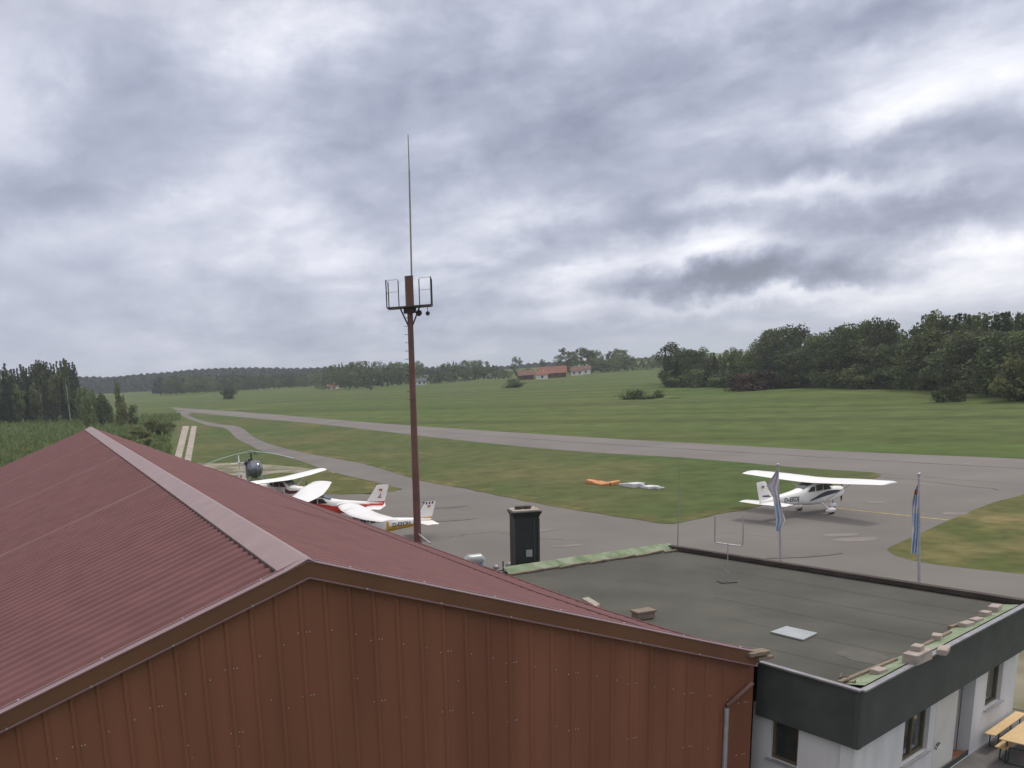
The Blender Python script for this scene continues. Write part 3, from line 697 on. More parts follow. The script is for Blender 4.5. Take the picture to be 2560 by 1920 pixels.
# far and right walls
c1 = W0 + e1 * (s_end - sW0)
mb.bar(cl(c1 - nout * .35, 1.25), cl(FL + nf * .3 - eb * .3, 1.25), .25, 2.5); mb.bar(cl(FL + nf * .3 - eb * .3, 1.24), cl(P_ML + n_b * .3, 1.24), .25, 2.48)
mb.build('wall', 'plaster', club)
def window(e, nn, c0, s0, s1, z0, z1, off, parent, nsplit=1, fm='frame', sill=True):
    """a real framed window set back in its opening"""
    P = lambda s, z, d: c0 + e * s - nn * (off + d) + UZ * z - cb
    fr = MB(); t = .075
    for (a, b) in (((s0, z0 + t / 2), (s1, z0 + t / 2)), ((s0, z1 - t / 2), (s1, z1 - t / 2))): fr.bar(P(a[0], a[1], .10), P(b[0], b[1], .10), .07, t)
    for s in [s0 + t / 2, s1 - t / 2] + [s0 + (s1 - s0) * i / nsplit for i in range(1, nsplit)]:
        fr.bar(P(s, z0 + t, .10), P(s, z1 - t, .10), .068, t, e)
    w = fr.build('window', fm, parent)
    gl = MB(); gl.quad(P(s0 + t, z0 + t, .11), P(s1 - t, z0 + t, .11), P(s1 - t, z1 - t, .11), P(s0 + t, z1 - t, .11)); gl.build('pane', 'glass', w)
    bk = MB(); bk.quad(P(s0, z0, .26), P(s1, z0, .26), P(s1, z1, .26), P(s0, z1, .26)); bk.build('curtain', 'navy', w)
    if sill:
        sl = MB(); sl.bar(P(s0 - .06, z0 - .02, -.03), P(s1 + .06, z0 - .02, -.03), .16, .035); sl.build('sill', 'galv', w)
    return w
cz = np.array([*Np[:2], 0.])
window(e1, nout, cz, w1[0], w1[1], w1[2], w1[3], OV, club, 2)
window(e1, nout, cz, w2[0], w2[1], w2[2], w2[3], OV, club, 1)
window(e2, nout2, cz, kw[0], kw[1], kw[2], kw[3], OV, club, 1)
# entrance: recess with white door leaf, frame, handle, step
P = lambda s, z, d: cz + e1 * s - nout * (OV + d) + UZ * z - cb
rc = MB(); s0, s1 = dr[0], dr[1]
sm = s_of(fpt(2401, 1725))
rc.quad(P(s0, 0, .9), P(s1, 0, .9), P(s1, FB, .9), P(s0, FB, .9)); rc.quad(P(s1 + .001, 0, .27), P(s1 + .001, 0, .9), P(s1 + .001, FB, .9), P(s1 + .001, FB, .27)); rc.quad(P(s0, 0, .27), P(s0, 0, .9), P(s0, FB, .9), P(s0, FB, .27))
rc.build('entrance_recess', 'plaster', club)
dm = MB(); dm.box(P((s0 + .12 + sm) / 2, (FB - .08) / 2 + .05, .06), (sm - s0 - .12, .06, FB - .16), (e1, nout, UZ)); door = dm.build('door', 'whitepvc', club, bevel=.01)
dm = MB(); dm.bar(P(s0 + .05, .02, .05), P(s0 + .05, FB - .03, .05), .10, .09, e1); dm.bar(P(s0 + .1, FB - .06, .05), P(sm + .08, FB - .06, .05), .10, .06); dm.bar(P(sm + .05, .02, .07), P(sm + .05, FB - .09, .07), .05, .05, e1); dm.build('door_frame', 'edgemetal', club)
hz_ = fpt(2335, 1862)[2]
for ds, dz in ((.16, 0.), (.24, -.05)):
    dm = MB(); dm.tube([P(s0 + ds, hz_ + dz - .10, -.02), P(s0 + ds, hz_ + dz + .02, -.05), P(s0 + ds + .11, hz_ + dz + .05, -.06)], .014, 6); dm.build('handle', 'black', door)
dm = MB(); dm.box(P((sm + s1) / 2, .06, .45), (s1 - sm - .02, .8, .12), (e1, nout, UZ)); dm.build('step', 'terracotta', club)
dm = MB(); dm.bar(P(sW0 + OV, .10, -.012), P(s_end, .10, -.012), .02, .20); dm.build('plinth', 'slate', club)
# flat pale panel and a wet patch on the roof
px_ = [(1926, 1577), (1966, 1563), (2044, 1580), (2008, 1597)]
mb = MB(); q = [at(x, y, ZR) for x, y in px_]; mb.add([cl(p_, ZR - .055) for p_ in q] + [cl(p_, ZR - .02) for p_ in q], [(0, 1, 2, 3), (4, 5, 6, 7), (0, 1, 5, 4), (1, 2, 6, 5), (2, 3, 7, 6), (3, 0, 4, 7)])
o = mb.build('roof_panel', 'lightsheet'); o.location = cb; tag(o, 'pale flat metal sheet lying on the dark flat roof', 'metal sheet')
mb = MB(); q = [at(x, y, ZR) for x, y in ((1455, 1498), (1470, 1494), (1500, 1512), (1490, 1518))]; mb.add([cl(p_, ZR - .06) for p_ in q] + [cl(p_, ZR + .03) for p_ in q], [(0, 1, 2, 3), (4, 5, 6, 7), (0, 1, 5, 4), (1, 2, 6, 5), (2, 3, 7, 6), (3, 0, 4, 7)])
o = mb.build('roof_slab', 'concrete'); o.location = cb; tag(o, 'pale slab on the flat roof beside the hangar eave', 'slab')
c = at(1608, 1540, ZR); mb = MB(); mb.box((0, 0, .10), (.55, .30, .18), (gd, rd, UZ)); mb.box((0, 0, .215), (.62, .37, .05), (gd, rd, UZ)); o = mb.build('roof_vent', 'weathered'); o.location = (c[0], c[1], ZR - .06); tag(o, 'low grey-brown vent box on the flat roof near the eave', 'roof vent')
mb = MB(); q = [at(x, y, ZR - .064) for x, y in ((2085, 1632), (2120, 1620), (2180, 1626), (2225, 1645), (2190, 1662), (2130, 1650))]; mb.add([cl(p_, ZR - .064) for p_ in q], [tuple(range(6))]); mb.build('damp_patch', 'damp', club)
# concrete blocks weighing down the sheathing
BK = [(2293, 1640, .82, .34, .26, 'large pale concrete block lying across the green roof edge'), (2294, 1618, .30, .22, .12, 'white stone resting on top of the large block'),
      (2342, 1592, .30, .22, .14, 'pale brick behind the large block on the roof edge'), (2358, 1625, .50, .22, .14, 'grey flat block half over the dark fascia edge'),
      (2196, 1677, .34, .24, .12, 'pale brick on the green strip nearest the roof corner'), (2416, 1560, .38, .22, .12, 'brown-grey brick midway along the far half of the green strip'),
      (2440, 1550, .36, .20, .11, 'flat brick just beyond the midway one on the roof edge'), (2463, 1534, .26, .22, .14, 'small pale brick second from the far roof corner'),
      (2487, 1520, .46, .24, .16, 'long pale brick at the far corner of the roof edge')]
for k, (x, y, a, b, c_, lab) in enumerate(BK):
    zb_ = ZR - .02 + (.255 if k == 1 else .0)
    c = at(x, y, zb_ + c_ / 2); r_ = random.uniform(-.25, .25) + (0 if k else -.05)
    mb = MB(); vs = []
    for i in (-1, 1):
        for j in (-1, 1):
            for l in (0, 1): vs.append((i * a / 2 * random.uniform(.92, 1), j * b / 2 * random.uniform(.9, 1), l * c_ * random.uniform(.93, 1)))
    mb.add(vs, [(0, 1, 3, 2), (4, 6, 7, 5), (0, 4, 5, 1), (2, 3, 7, 6), (0, 2, 6, 4), (1, 5, 7, 3)])
    o = mb.build('roof_block', 'block', bevel=.015); o.location = (c[0], c[1], zb_); o.rotation_euler = (0, 0, math.atan2(e1[1], e1[0]) + r_)
    tag(o, lab, 'concrete block', 'blocks weighing down the roof edge')
# debris in the corner
mb = MB()
for k in range(9):
    c = at(2122 + random.uniform(-25, 30), 1694 + random.uniform(-6, 10), ZR); mb.tube([cl(c, ZR - .05), cl(c, ZR + random.uniform(.0, .06)) + np.array([random.uniform(-.12, .12), random.uniform(-.12, .12), 0])], .02, 5)
o = mb.build('debris', 'weathered'); o.location = cb; tag(o, 'small heap of sticks and debris in the roof corner', 'debris', kind='stuff')
# chimney with sheet cladding behind the green edge
cc = at(1312, 1420, ZR); Dc = math.hypot(cc[0], cc[1]) + 1.1; cc = atd(1312, 1420, Dc)
ztc = atd(1312, 1276, Dc)[2]; hw = 33 / F * Dc * .93
cx_ = np.array([cc[1], -cc[0], 0]) / Dc; cy_ = np.array([cc[0], cc[1], 0]) / Dc
a_ = R(12); ex, ey = cx_ * math.cos(a_) + cy_ * math.sin(a_), -cx_ * math.sin(a_) + cy_ * math.cos(a_)
chim = empty('chimney', (cc[0], cc[1], 0), 0, 'tall dark green clad chimney with pale cap behind the clubhouse roof', 'chimney')
mb = MB()
def ring(h_, z): return [i * ex * h_ + j * ey * h_ * .85 + UZ * z for i, j in ((-1, -1), (1, -1), (1, 1), (-1, 1))]
mb.loft([ring(hw, 0), ring(hw, ztc - .22), ring(hw * 1.04, ztc - .15), ring(hw * 1.2, ztc - .02), ring(hw * 1.2, ztc)]); cs_ = mb.build('shaft', 'chimney', chim)
mb = MB()
for s in (-1, 1): mb.bar(ex * hw * .97 * s * 1.0 + -ey * hw * .87 + UZ * .1, ex * hw * .97 * s - ey * hw * .87 + UZ * (ztc - .25), .05, .05)
mb.bar(ex * hw * .62 - ey * hw * .87 + UZ * .1, ex * hw * .62 - ey * hw * .87 + UZ * (ztc - .25), .03, .03); mb.build('cladding_rib', 'slate', chim)
mb = MB(); mb.box(UZ * (ztc + .03), (hw * 2.15, hw * 1.8, .07), (ex, ey, UZ)); mb.build('cap', 'concrete', chim, bevel=.02)
for s in (-.42, .25):
    mb = MB(); mb.tube([ex * hw * s + UZ * (ztc + .05), ex * hw * s + UZ * (ztc + .17)], .15, 12); mb.build('flue', 'darksteel', chim)
pz = onp(1323, 1383, cc - ey * hw * .86, ey) - np.array([*cc[:2], 0])
mb = MB(); mb.box(pz - ey * .01, (.22, .02, .26), (ex, ey, UZ)); mb.build('plate', 'lightsheet', chim)
mb = MB(); mb.tube([ex * hw * .9 + UZ * ztc, ex * hw * .9 + UZ * (ztc + .95)], .008, 5); mb.build('whip', 'antenna', chim)
# fork-shaped antenna on the roof
fb = at(1818, 1450, ZR); Df = math.hypot(fb[0], fb[1])
root = empty('dipole_antenna', (fb[0], fb[1], ZR - .06), 0, 'thin U-shaped antenna of pale tube standing on the flat roof', 'antenna')
def rel(x, y, dz=0): v = atd(x, y, Df); return v - np.array([fb[0], fb[1], ZR - .06])
j = rel(1820, 1357)
mb = MB(); mb.tube([(0, 0, 0), (j[0], j[1], j[2])], .013, 8); mb.build('mast', 'galv', root, True)
pl = [rel(1788, 1290), rel(1787, 1352), rel(1791, 1357), rel(1852, 1365), rel(1857, 1360), rel(1859, 1290)]
mb = MB(); mb.tube(pl, .02, 8); mb.build('fork', 'galv', root, True)
mb = MB(); mb.box((0, 0, .01), (.5, .35, .03)); mb.build('foot', 'bitumen', root)
mb = MB(); mb.tube([rel(1818, 1449) + (.03, -.02, 0), rel(1822, 1430), rel(1812, 1424), rel(1818, 1418), rel(1820, 1412)], .008, 5); mb.build('cable', 'galv', root)
# tall thin whip behind the roof
wb = at(1693, 1372, 0); wb = FL + efar * .8 - nf * 1.0; 
Dw = math.hypot(wb[0], wb[1]); wt = atd(1694, 1141, Dw); wb2 = atd(1694, 1372, Dw)
mb = MB(); mb.tube([(0, 0, 0), (0, 0, wt[2] * .5), (0, 0, wt[2])], [.03, .022, .012], 8); o = mb.build('whip_antenna', 'antenna'); o.location = (wb2[0], wb2[1], 0); tag(o, 'very thin tall whip antenna behind the far left roof corner', 'antenna')

# ------------------------------------------------------------------ mast with platform
mD = np.array([base[0], base[1], 0]) + gd * (WR + .42) + rd * 19.9
Dm = math.hypot(*mD[:2]); b0 = atd(1044, 1365, Dm); mD = np.array([b0[0], b0[1], 0])
mast = empty('antenna_mast', mD, 0, 'tall red-brown steel mast with railed platform beside the hangar', 'mast')
def mz(y, x=1022): return atd(x, y, Dm)[2]
zt, zp = mz(690), mz(768)
topx = atd(1022, 690, Dm) - mD; plx = atd(1022, 768, Dm) - mD
lean = lambda z: np.array([topx[0] * z / zt, topx[1] * z / zt, z])
rb, rp2 = 21 / 2 / F * Dm, 12.5 / 2 / F * Dm
mb = MB(); mb.tube([lean(0), lean(zp * .5), lean(zp)], [rb * 1.02, rb * .82, rp2 * 1.05], 14); mb.build('pole', 'rust', mast, True)
hb = 18 / 2 / F * Dm
mb = MB(); mb.box((lean(zp) + lean(zt)) / 2, (hb * 2, hb * 2, zt - zp)); mb.build('head_box', 'rust', mast)
pw = 52 / F * Dm; v1 = R(-10); px1 = np.array([math.cos(v1), math.sin(v1), 0]); py1 = np.array([-math.sin(v1), math.cos(v1), 0])
pc = lean(zp)
pl_ = MB(); pl_.box(pc, (pw * 2, pw * 1.3, .05), (px1, py1, UZ)); pf = pl_.build('platform', 'darksteel', mast)
corners = [(-1, -1), (1, -1), (1, 1), (-1, 1)]
hr = (63 / F * Dm)
cpt = lambda i, j, z: pc + px1 * i * pw + py1 * j * pw * .62 + UZ * z
for i, j in ((-1, -1), (-1, 1), (1, -1), (1, 1)): rl = MB(); rl.tube([cpt(i, j, 0), cpt(i, j, hr)], .026, 6); rl.build('railing_post', 'darksteel', pf)
for i, j in ((-.45, -1), (.48, -1)): rl = MB(); rl.tube([cpt(i, j, 0), cpt(i, j, hr * .95)], .022, 6); rl.build('railing_post', 'darksteel', pf)
for z in (hr * .98, hr * .55):
    for a, b in (((-1, -1), (-1, 1)), ((1, -1), (1, 1)), ((-1, -1), (-.45, -1)), ((.48, -1), (1, -1))): rl = MB(); rl.tube([cpt(*a, z), cpt(*b, z)], .009, 5); rl.build('rail', 'antenna', pf)
br = MB()
for s in (-1, 1): br.bar(lean(zp - .75) + px1 * .08 * s, pc + px1 * s * pw * .45, .06, .06)
br.box(lean(zp - .14), (.5, .4, .2), (px1, py1, UZ)); br.build('bracket', 'darksteel', mast)
for dx, dz, s in ((.36, -.26, .14), (.72, -.30, .10)):
    lm = MB(); c = pc + px1 * dx + UZ * dz; lm.ball(c, s * .9, 10, 8); lm.tube([c, pc + px1 * dx], .015, 6); lm.build('lamp', 'darksteel', mast, True)
z = zp * .72
while z < zp - .3: lad = MB(); lad.bar(lean(z) - px1 * .10, lean(z) - px1 * .26, .02, .02); z += .33; lad.build('climbing_rung', 'darksteel', mast)
an = MB(); rtp = atd(1020, 336, Dm) - mD; rb_ = atd(1029, 690, Dm) - mD; md = atd(1023, 425, Dm) - mD
an.tube([rb_ + (0, 0, -.4), rb_, md], [.036, .036, .033], 8); an.tube([md, rtp], [.024, .018], 8); an.build('antenna_rod', 'antenna', mast, True)
st = MB(); e_ = hp(WR - .1, 18.4, ez(18.4) + .25) + base - mD; st.bar(lean(3.85), e_, .06, .06); st.build('wall_strut', 'galv', mast)

# ------------------------------------------------------------------ flagpoles
def flagpole(bx, by, tx, ty, label, flag):
    b = at(bx, by, 0); D = math.hypot(b[0], b[1]); t = atd(tx, ty, D)
    root = empty('flagpole', (b[0], b[1], 0), 0, label, 'flagpole', 'flagpoles by the apron'); t = t - b
    mb = MB(); mb.tube([(0, 0, 0), t * .5, t], [.058, .048, .036], 12); mb.build('pole', 'galv', root, True)
    mb = MB(); mb.ball(t + (0, 0, .05), (.085, .085, .06), 10, 6); mb.build('pole_cap', 'galv', root, True)
    return root, b, D
def cloth(name, root, b, D, left, right, mats, mf, parent=None, folds=5, depth=.07):
    """hanging cloth between two edge polylines given in photo px; folded, 3-D"""
    mb = MB(); nu, nv = 22, len(left) * 6
    def interp(P, t):
        s = t * (len(P) - 1); i = min(int(s), len(P) - 2); f = s - i; return np.array(P[i]) * (1 - f) + np.array(P[i + 1]) * f
    ry = np.array([b[0], b[1], 0]) / D
    for j in range(nv + 1):
        l_, r_ = interp(left, j / nv), interp(right, j / nv)
        for i in range(nu + 1):
            q = l_ * (1 - i / nu) + r_ * i / nu
            p_ = atd(q[0], q[1], D) - b - ry * (depth * math.sin(i / nu * math.pi * folds + j * .18) + .06)
            mb.v.append(tuple(p_))
    for j in range(nv):
        for i in range(nu):
            a = j * (nu + 1) + i; mb.f.append((a, a + 1, a + nu + 2, a + nu + 1)); mb.mi.append(mf(i / nu, j / nv))
    o = mb.build(name, mats, root, True); return o
r1, b1, D1 = flagpole(1953, 1430, 1944, 1164, 'silver flagpole with grey and blue flag in front of the white aeroplane', 0)
cloth('flag', r1, b1, D1, [(1943, 1172), (1930, 1192), (1916, 1214), (1932, 1240), (1936, 1270), (1940, 1300), (1940, 1327)], [(1947, 1172), (1948, 1200), (1948, 1222), (1949, 1245), (1956, 1275), (1964, 1302), (1952, 1326)], ['flaggrey', 'flagblue'], lambda u, v: 1 if v > .58 and u < .55 else 0)
r2, b2, D2 = flagpole(2298, 1473, 2297, 1188, 'silver flagpole with limp blue and white flag at the apron edge', 0)
cloth('flag', r2, b2, D2, [(2293, 1212), (2287, 1225), (2281, 1255), (2280, 1290), (2281, 1330), (2277, 1382)], [(2296, 1212), (2297, 1225), (2297, 1255), (2297, 1290), (2297, 1330), (2294, 1385)], ['flagblue', 'whitefab', 'flagred'], lambda u, v: 2 if (.17 < v < .27 and u < .6) else (1 if (v < .30 or (.42 < v < .55) or (.7 < v < .78 and u < .5)) else 0))

# ------------------------------------------------------------------ aircraft
FONT = bpy.data.fonts.load('<builtin>')
def text_mesh(name, s, size, matn, parent, M4):
    cu = bpy.data.curves.new(name, 'FONT'); cu.body = s; cu.size = size; cu.extrude = .004; cu.align_x = 'CENTER'; cu.offset = .012 * size
    o = bpy.data.objects.new(name, cu); COL.objects.link(o)
    me = bpy.data.meshes.new_from_object(o.evaluated_get(bpy.context.evaluated_depsgraph_get()))
    bpy.data.objects.remove(o); me.materials.clear(); me.materials.append(MT[matn])
    o2 = bpy.data.objects.new(name, me); COL.objects.link(o2); o2.parent = parent; o2.matrix_local = M4; return o2
ST = [(2.32, 1.00, 1.36, .16), (2.22, .86, 1.50, .34), (1.7, .74, 1.56, .44), (1.05, .62, 1.60, .50), (.95, .60, 1.63, .51), (.35, .56, 2.06, .53), (-.7, .58, 2.07, .53), (-1.55, .68, 1.80, .47), (-2.3, .74, 1.66, .40), (-3.4, .84, 1.54, .29), (-4.5, .96, 1.42, .17), (-5.15, 1.06, 1.34, .07)]
def st_at(x):
    xs = [s[0] for s in ST][::-1]; return [float(np.interp(x, xs, [s[k] for s in ST][::-1])) for k in (1, 2, 3)]
def airfoil(xle, chord, y, z, th=.12, n=8):
    up_, lo_ = [], []
    for i in range(n + 1):
        u = (1 - math.cos(math.pi * i / n)) / 2
        t = 5 * th * (.2969 * math.sqrt(u) - .126 * u - .3516 * u * u + .2843 * u ** 3 - .1015 * u ** 4)
        cmb_ = .03 * 4 * u * (1 - u)
        up_.append((xle - u * chord, y, z + (t + cmb_) * chord)); lo_.append((xle - u * chord, y, z + (-t * .7 + cmb_) * chord))
    return up_ + lo_[-2:0:-1]
def airplane(label, x, y, h, s, reg, paint, mats, regcol, fin_paint=None, extra=None, group=None, regpos=-3.3, propz=1.22):
    root = empty('light_aircraft', (x, y, 0), h, label, 'aeroplane', 'high-wing aeroplanes on the apron'); root.scale = (s, s, s)
    mb = MB(); n = 24; rings = []
    xs = sorted(set([q[0] for q in ST] + list(np.linspace(-5.1, 2.2, 36))), reverse=True)
    for X_ in xs:
        zb_, zt_, hw_ = st_at(X_); ex_ = 3.2 if -1.6 < X_ < 2.2 else 2.4; c = (zb_ + zt_) / 2; hh = (zt_ - zb_) / 2
        r_ = []
        for k in range(n):
            t = 2 * math.pi * (k + .5) / n; ct, sn = math.cos(t), math.sin(t)
            r_.append((X_, hw_ * math.copysign(abs(ct) ** (2 / ex_), ct), c + hh * math.copysign(abs(sn) ** (2 / ex_), sn)))
        rings.append(r_)
    mb.loft(rings, mif=paint); fus = mb.build('fuselage', mats, root, True)
    # windows
    for sy in (1, -1):
        for (xa, xb, xc, xd) in ((.72, -.05, .28, -.05), (-.13, -.75, -.13, -.75), (-.83, -1.45, -.83, -1.15)):
            g_ = MB(); zt2 = 1.93 if xa > -.8 else 1.84
            y_ = lambda q: sy * (st_at(q)[2] + .006)
            zl = 1.52
            g_.quad((xa, y_(xa), zl), (xb, y_(xb), zl), (xd, y_(xd) * .985, zt2), (xc, y_(xc) * .985, zt2)); g_.build('side_window', 'glass', fus)
    g_ = MB(); g_.quad((1.01, .44, 1.64), (1.01, -.44, 1.64), (.42, -.46, 2.06), (.42, .46, 2.06)); g_.build('windshield', 'glass', fus)
    g_ = MB(); g_.quad((-.92, .40, 2.035), (-.92, -.40, 2.035), (-1.68, -.33, 1.795), (-1.68, .33, 1.795)); g_.build('rear_window', 'glass', fus)
    # wing in one piece over the cabin
    mb = MB(); rr = []
    for yy, xle, ch, zz, th in ((-5.12, .10, .75, 2.31, .05), (-5.08, .34, 1.26, 2.31, .11), (-4.9, .48, 1.5, 2.30, .13), (-2.6, .84, 1.96, 2.19, .13), (-.5, .88, 2.02, 2.10, .13), (0, .88, 2.02, 2.10, .13)):
        rr.append(airfoil(xle, ch, yy, zz, th))
    rr += [[(a, -b, c) for a, b, c in r_] for r_ in rr[:-1][::-1]]
    mb.loft(rr); wing = mb.build('wing', 'white', root, True)
    for sy in (1, -1):
        ln = MB(); ln.quad((-.30, sy * 2.7, 2.325), (-.33, sy * 2.7, 2.32), (-.33, sy * 4.8, 2.385), (-.30, sy * 4.8, 2.39)); ln.build('aileron_gap', 'edgemetal', wing)
        sb = MB(); sb.bar((.15, sy * .5, .74), (.22, sy * 2.35, 2.13), .11, .045); sb.build('wing_strut', 'white', root)
        lg_ = MB(); lg_.tube([(-.05, sy * .42, .68), (-.02, sy * .8, .45), (0, sy * 1.08, .26)], [.06, .045, .035], 8); lg_.build('gear_leg', 'white', root, True)
        wl = MB(); wl.tube([(0, sy * 1.08, .2), (0, sy * 1.24, .2)], .2, 16); w_ = wl.build('wheel', 'tyre', root, True)
        wf = MB(); wf.ball((-.08, sy * 1.16, .27), (.46, .15, .17), 14, 8); wf.build('wheel_fairing', 'white', w_, True)
    ng = MB(); ng.tube([(1.62, 0, .8), (1.68, 0, .3)], .045, 8); ng.build('nose_leg', 'galv', root, True)
    wl = MB(); wl.tube([(1.68, -.07, .18), (1.68, .07, .18)], .18, 14); w_ = wl.build('wheel', 'tyre', root, True)
    wf = MB(); wf.ball((1.62, 0, .28), (.40, .13, .16), 12, 8); wf.build('wheel_fairing', 'white', w_, True)
    # tailplane
    mb = MB(); rr = []
    for yy, xle, ch in ((-1.72, -4.35, .60), (-1.64, -4.22, .90), (-.06, -3.95, 1.35)): rr.append(airfoil(xle, ch, yy, 1.14, .07))
    rr += [[(a, -b, c) for a, b, c in r_] for r_ in rr[::-1]]; mb.loft(rr); mb.build('tailplane', 'white', root, True)
    # fin and rudder
    def vfoil(z_, xle, ch, th=.07):
        return [(a, b, z_) for a, b, _ in [(q[0], (q[2] - 0) * 1.0, 0) for q in airfoil(xle, ch, 0, -.0, th)]]
    def vring(z_, xle, ch, th):
        r_ = []
        n_ = 8
        for i in range(n_ + 1):
            u = (1 - math.cos(math.pi * i / n_)) / 2; t = 5 * th * (.2969 * math.sqrt(u) - .126 * u - .3516 * u * u + .2843 * u ** 3 - .1015 * u ** 4) * ch; r_.append((xle - u * ch, t, z_))
        return r_ + [(a, -b, c) for a, b, c in r_[-2:0:-1]]
    mb = MB(); mb.loft([vring(1.22, -3.45, 1.75, .03), vring(1.46, -4.05, 1.22, .06), vring(2.0, -4.42, 1.02, .07), vring(2.50, -4.76, .82, .07), vring(2.56, -4.84, .66, .05)], mif=fin_paint)
    fin = mb.build('fin', mats, root, True)
    mb = MB(); mb.tube([(-4.95, 0, 1.12), (-5.22, 0, 1.3)], [.05, .03], 6); mb.build('tail_fairing', mats[-1] if len(mats) > 1 else mats[0], root)
    # propeller
    sp = MB(); sp.tube([(2.32, 0, propz), (2.5, 0, propz), (2.62, 0, propz)], [.15, .10, .02], 12); spo = sp.build('spinner', 'white', root, True)
    pr_ = MB()
    for k in (-1, 1): pr_.add([(2.42, -.05 * k, propz), (2.44, .06 * k, propz), (2.46, .07 * k, propz + k * .5), (2.44, .02 * k, propz + k * .85), (2.42, -.04 * k, propz + k * .5)], [(0, 1, 2, 3, 4)])
    pr_.build('propeller', 'black', spo)
    # registration on both flanks
    for sy in (1, -1):
        zb_, zt_, hw_ = st_at(regpos); zc_ = (zb_ + zt_) / 2
        sl = (st_at(regpos + .7)[2] - st_at(regpos - .7)[2]) / 1.4
        Mx = Matrix.Translation((regpos, sy * (hw_ + .012), zc_ - .13)) @ Matrix.Rotation(math.atan(sl) * sy, 4, 'Z') @ Matrix.Rotation(math.pi if sy > 0 else 0, 4, 'Z') @ Matrix.Rotation(math.pi / 2, 4, 'X')
        text_mesh('registration', reg, .40, regcol, fus, Mx)
        for k, c in enumerate(('black', 'flagred', 'gold')):
            f_ = MB(); yq = sy * .052; z0_ = 2.28 - k * .055; f_.quad((-4.92, yq, z0_), (-5.14, yq, z0_), (-5.14, yq, z0_ - .055), (-4.92, yq, z0_ - .055)); f_.build('flag_marking', c, fin)
    if extra: extra(root, fus, fin, wing)
    return root
# right: white, navy swoosh
def ex_navy(root, fus, fin, wing):
    for sy in (1, -1):
        q = MB(); P_ = []
        for i in range(13):
            t = i / 12; X_ = 1.9 - 3.1 * t; zc_ = 1.26 - .34 * t + .18 * math.sin(t * 3); w_ = .13 * math.sin(math.pi * (t * .9 + .05)) + .01
            for dz in (-w_, w_): q.v.append((X_, sy * (st_at(X_)[2] + .014), zc_ + dz))
        for i in range(12): q.f.append((2 * i, 2 * i + 1, 2 * i + 3, 2 * i + 2)); q.mi.append(0)
        q.build('stripe', 'navy', fus)
        q = MB(); q.add([(-4.3, sy * .07, 1.52), (-5.0, sy * .06, 1.58), (-5.05, sy * .06, 1.66), (-4.5, sy * .07, 1.64)], [(0, 1, 2, 3)]); q.build('stripe', 'navy', fin)
airplane('white high-wing aeroplane with dark swoosh parked alone on the right apron', 32.86, 58.74, .419, .988, 'D-EEDJ', lambda c: 0, ['white'], 'black', lambda c: 0, ex_navy, regpos=-2.75)
# red and white
def pr(c): return 1 if c[2] < 1.33 else 0
def ex_red(root, fus, fin, wing):
    for sy in (1, -1):
        q = MB(); q.tube([(-4.88, sy * .05, 1.70), (-4.98, sy * .05, 1.84)], .035, 5); q.tube([(-4.98, sy * .05, 1.84), (-5.02, sy * .05, 2.0)], .02, 5); q.tube([(-4.8, sy * .055, 1.72), (-5.1, sy * .05, 1.70)], .02, 5); q.build('club_emblem', 'maroon', fin)
airplane('white aeroplane with red lower fuselage and red tail base', -.05, 67.1, 2.965, 1.08, 'D-EEKB', pr, ['white', 'red'], 'whitefab', lambda c: 1 if c[2] < 1.42 else 0, ex_red, regpos=-3.0)
# yellow striped, straps over the covered wing
def py_(c): return 1 if (c[2] < 1.10 - .02 * c[0] or -1.75 < c[0] < -1.62) and c[0] < -1.5 else (1 if c[2] < 1.0 and c[0] > -1.5 else 0)
def ex_yel(root, fus, fin, wing):
    for yy in (-1.9, -3.1, -4.2):
        q = MB(); u_ = airfoil(.80 if yy > -3 else .62, 1.6 if yy > -3 else 1.36, 0, 2.10 + (abs(yy) - .5) * .045, .13)[:9]
        q.tube([(a, yy, c + .01) for a, b, c in u_], .03, 5); q.build('cover_strap', 'black', wing)
    for i in range(7):
        for j in range(2):
            if (i + j) % 2 == 0:
                for sy in (1, -1):
                    q = MB(); X_ = -4.66 - j * .07 - i * .115; z_ = 2.50 - j * .09; q.box((X_, sy * .034, z_), (.11, .02, .09)); q.build('check', 'black', fin)
airplane('white aeroplane with yellow stripe and checkered fin top, nearest the hangar', 3.45, 58.2, 3.40, .90, 'D-EEOH', py_, ['white', 'yellow'], 'black', lambda c: 1 if c[2] < 1.36 else 0, ex_yel, regpos=-2.75)
# dark-striped one behind
airplane('white aeroplane with maroon stripe parked nose towards us behind the others', -1.95, 79.2, -.738, 1.04, 'D-EFMN', lambda c: 1 if 1.0 < c[2] < 1.22 else 0, ['white', 'maroon'], 'black', lambda c: 0, None)

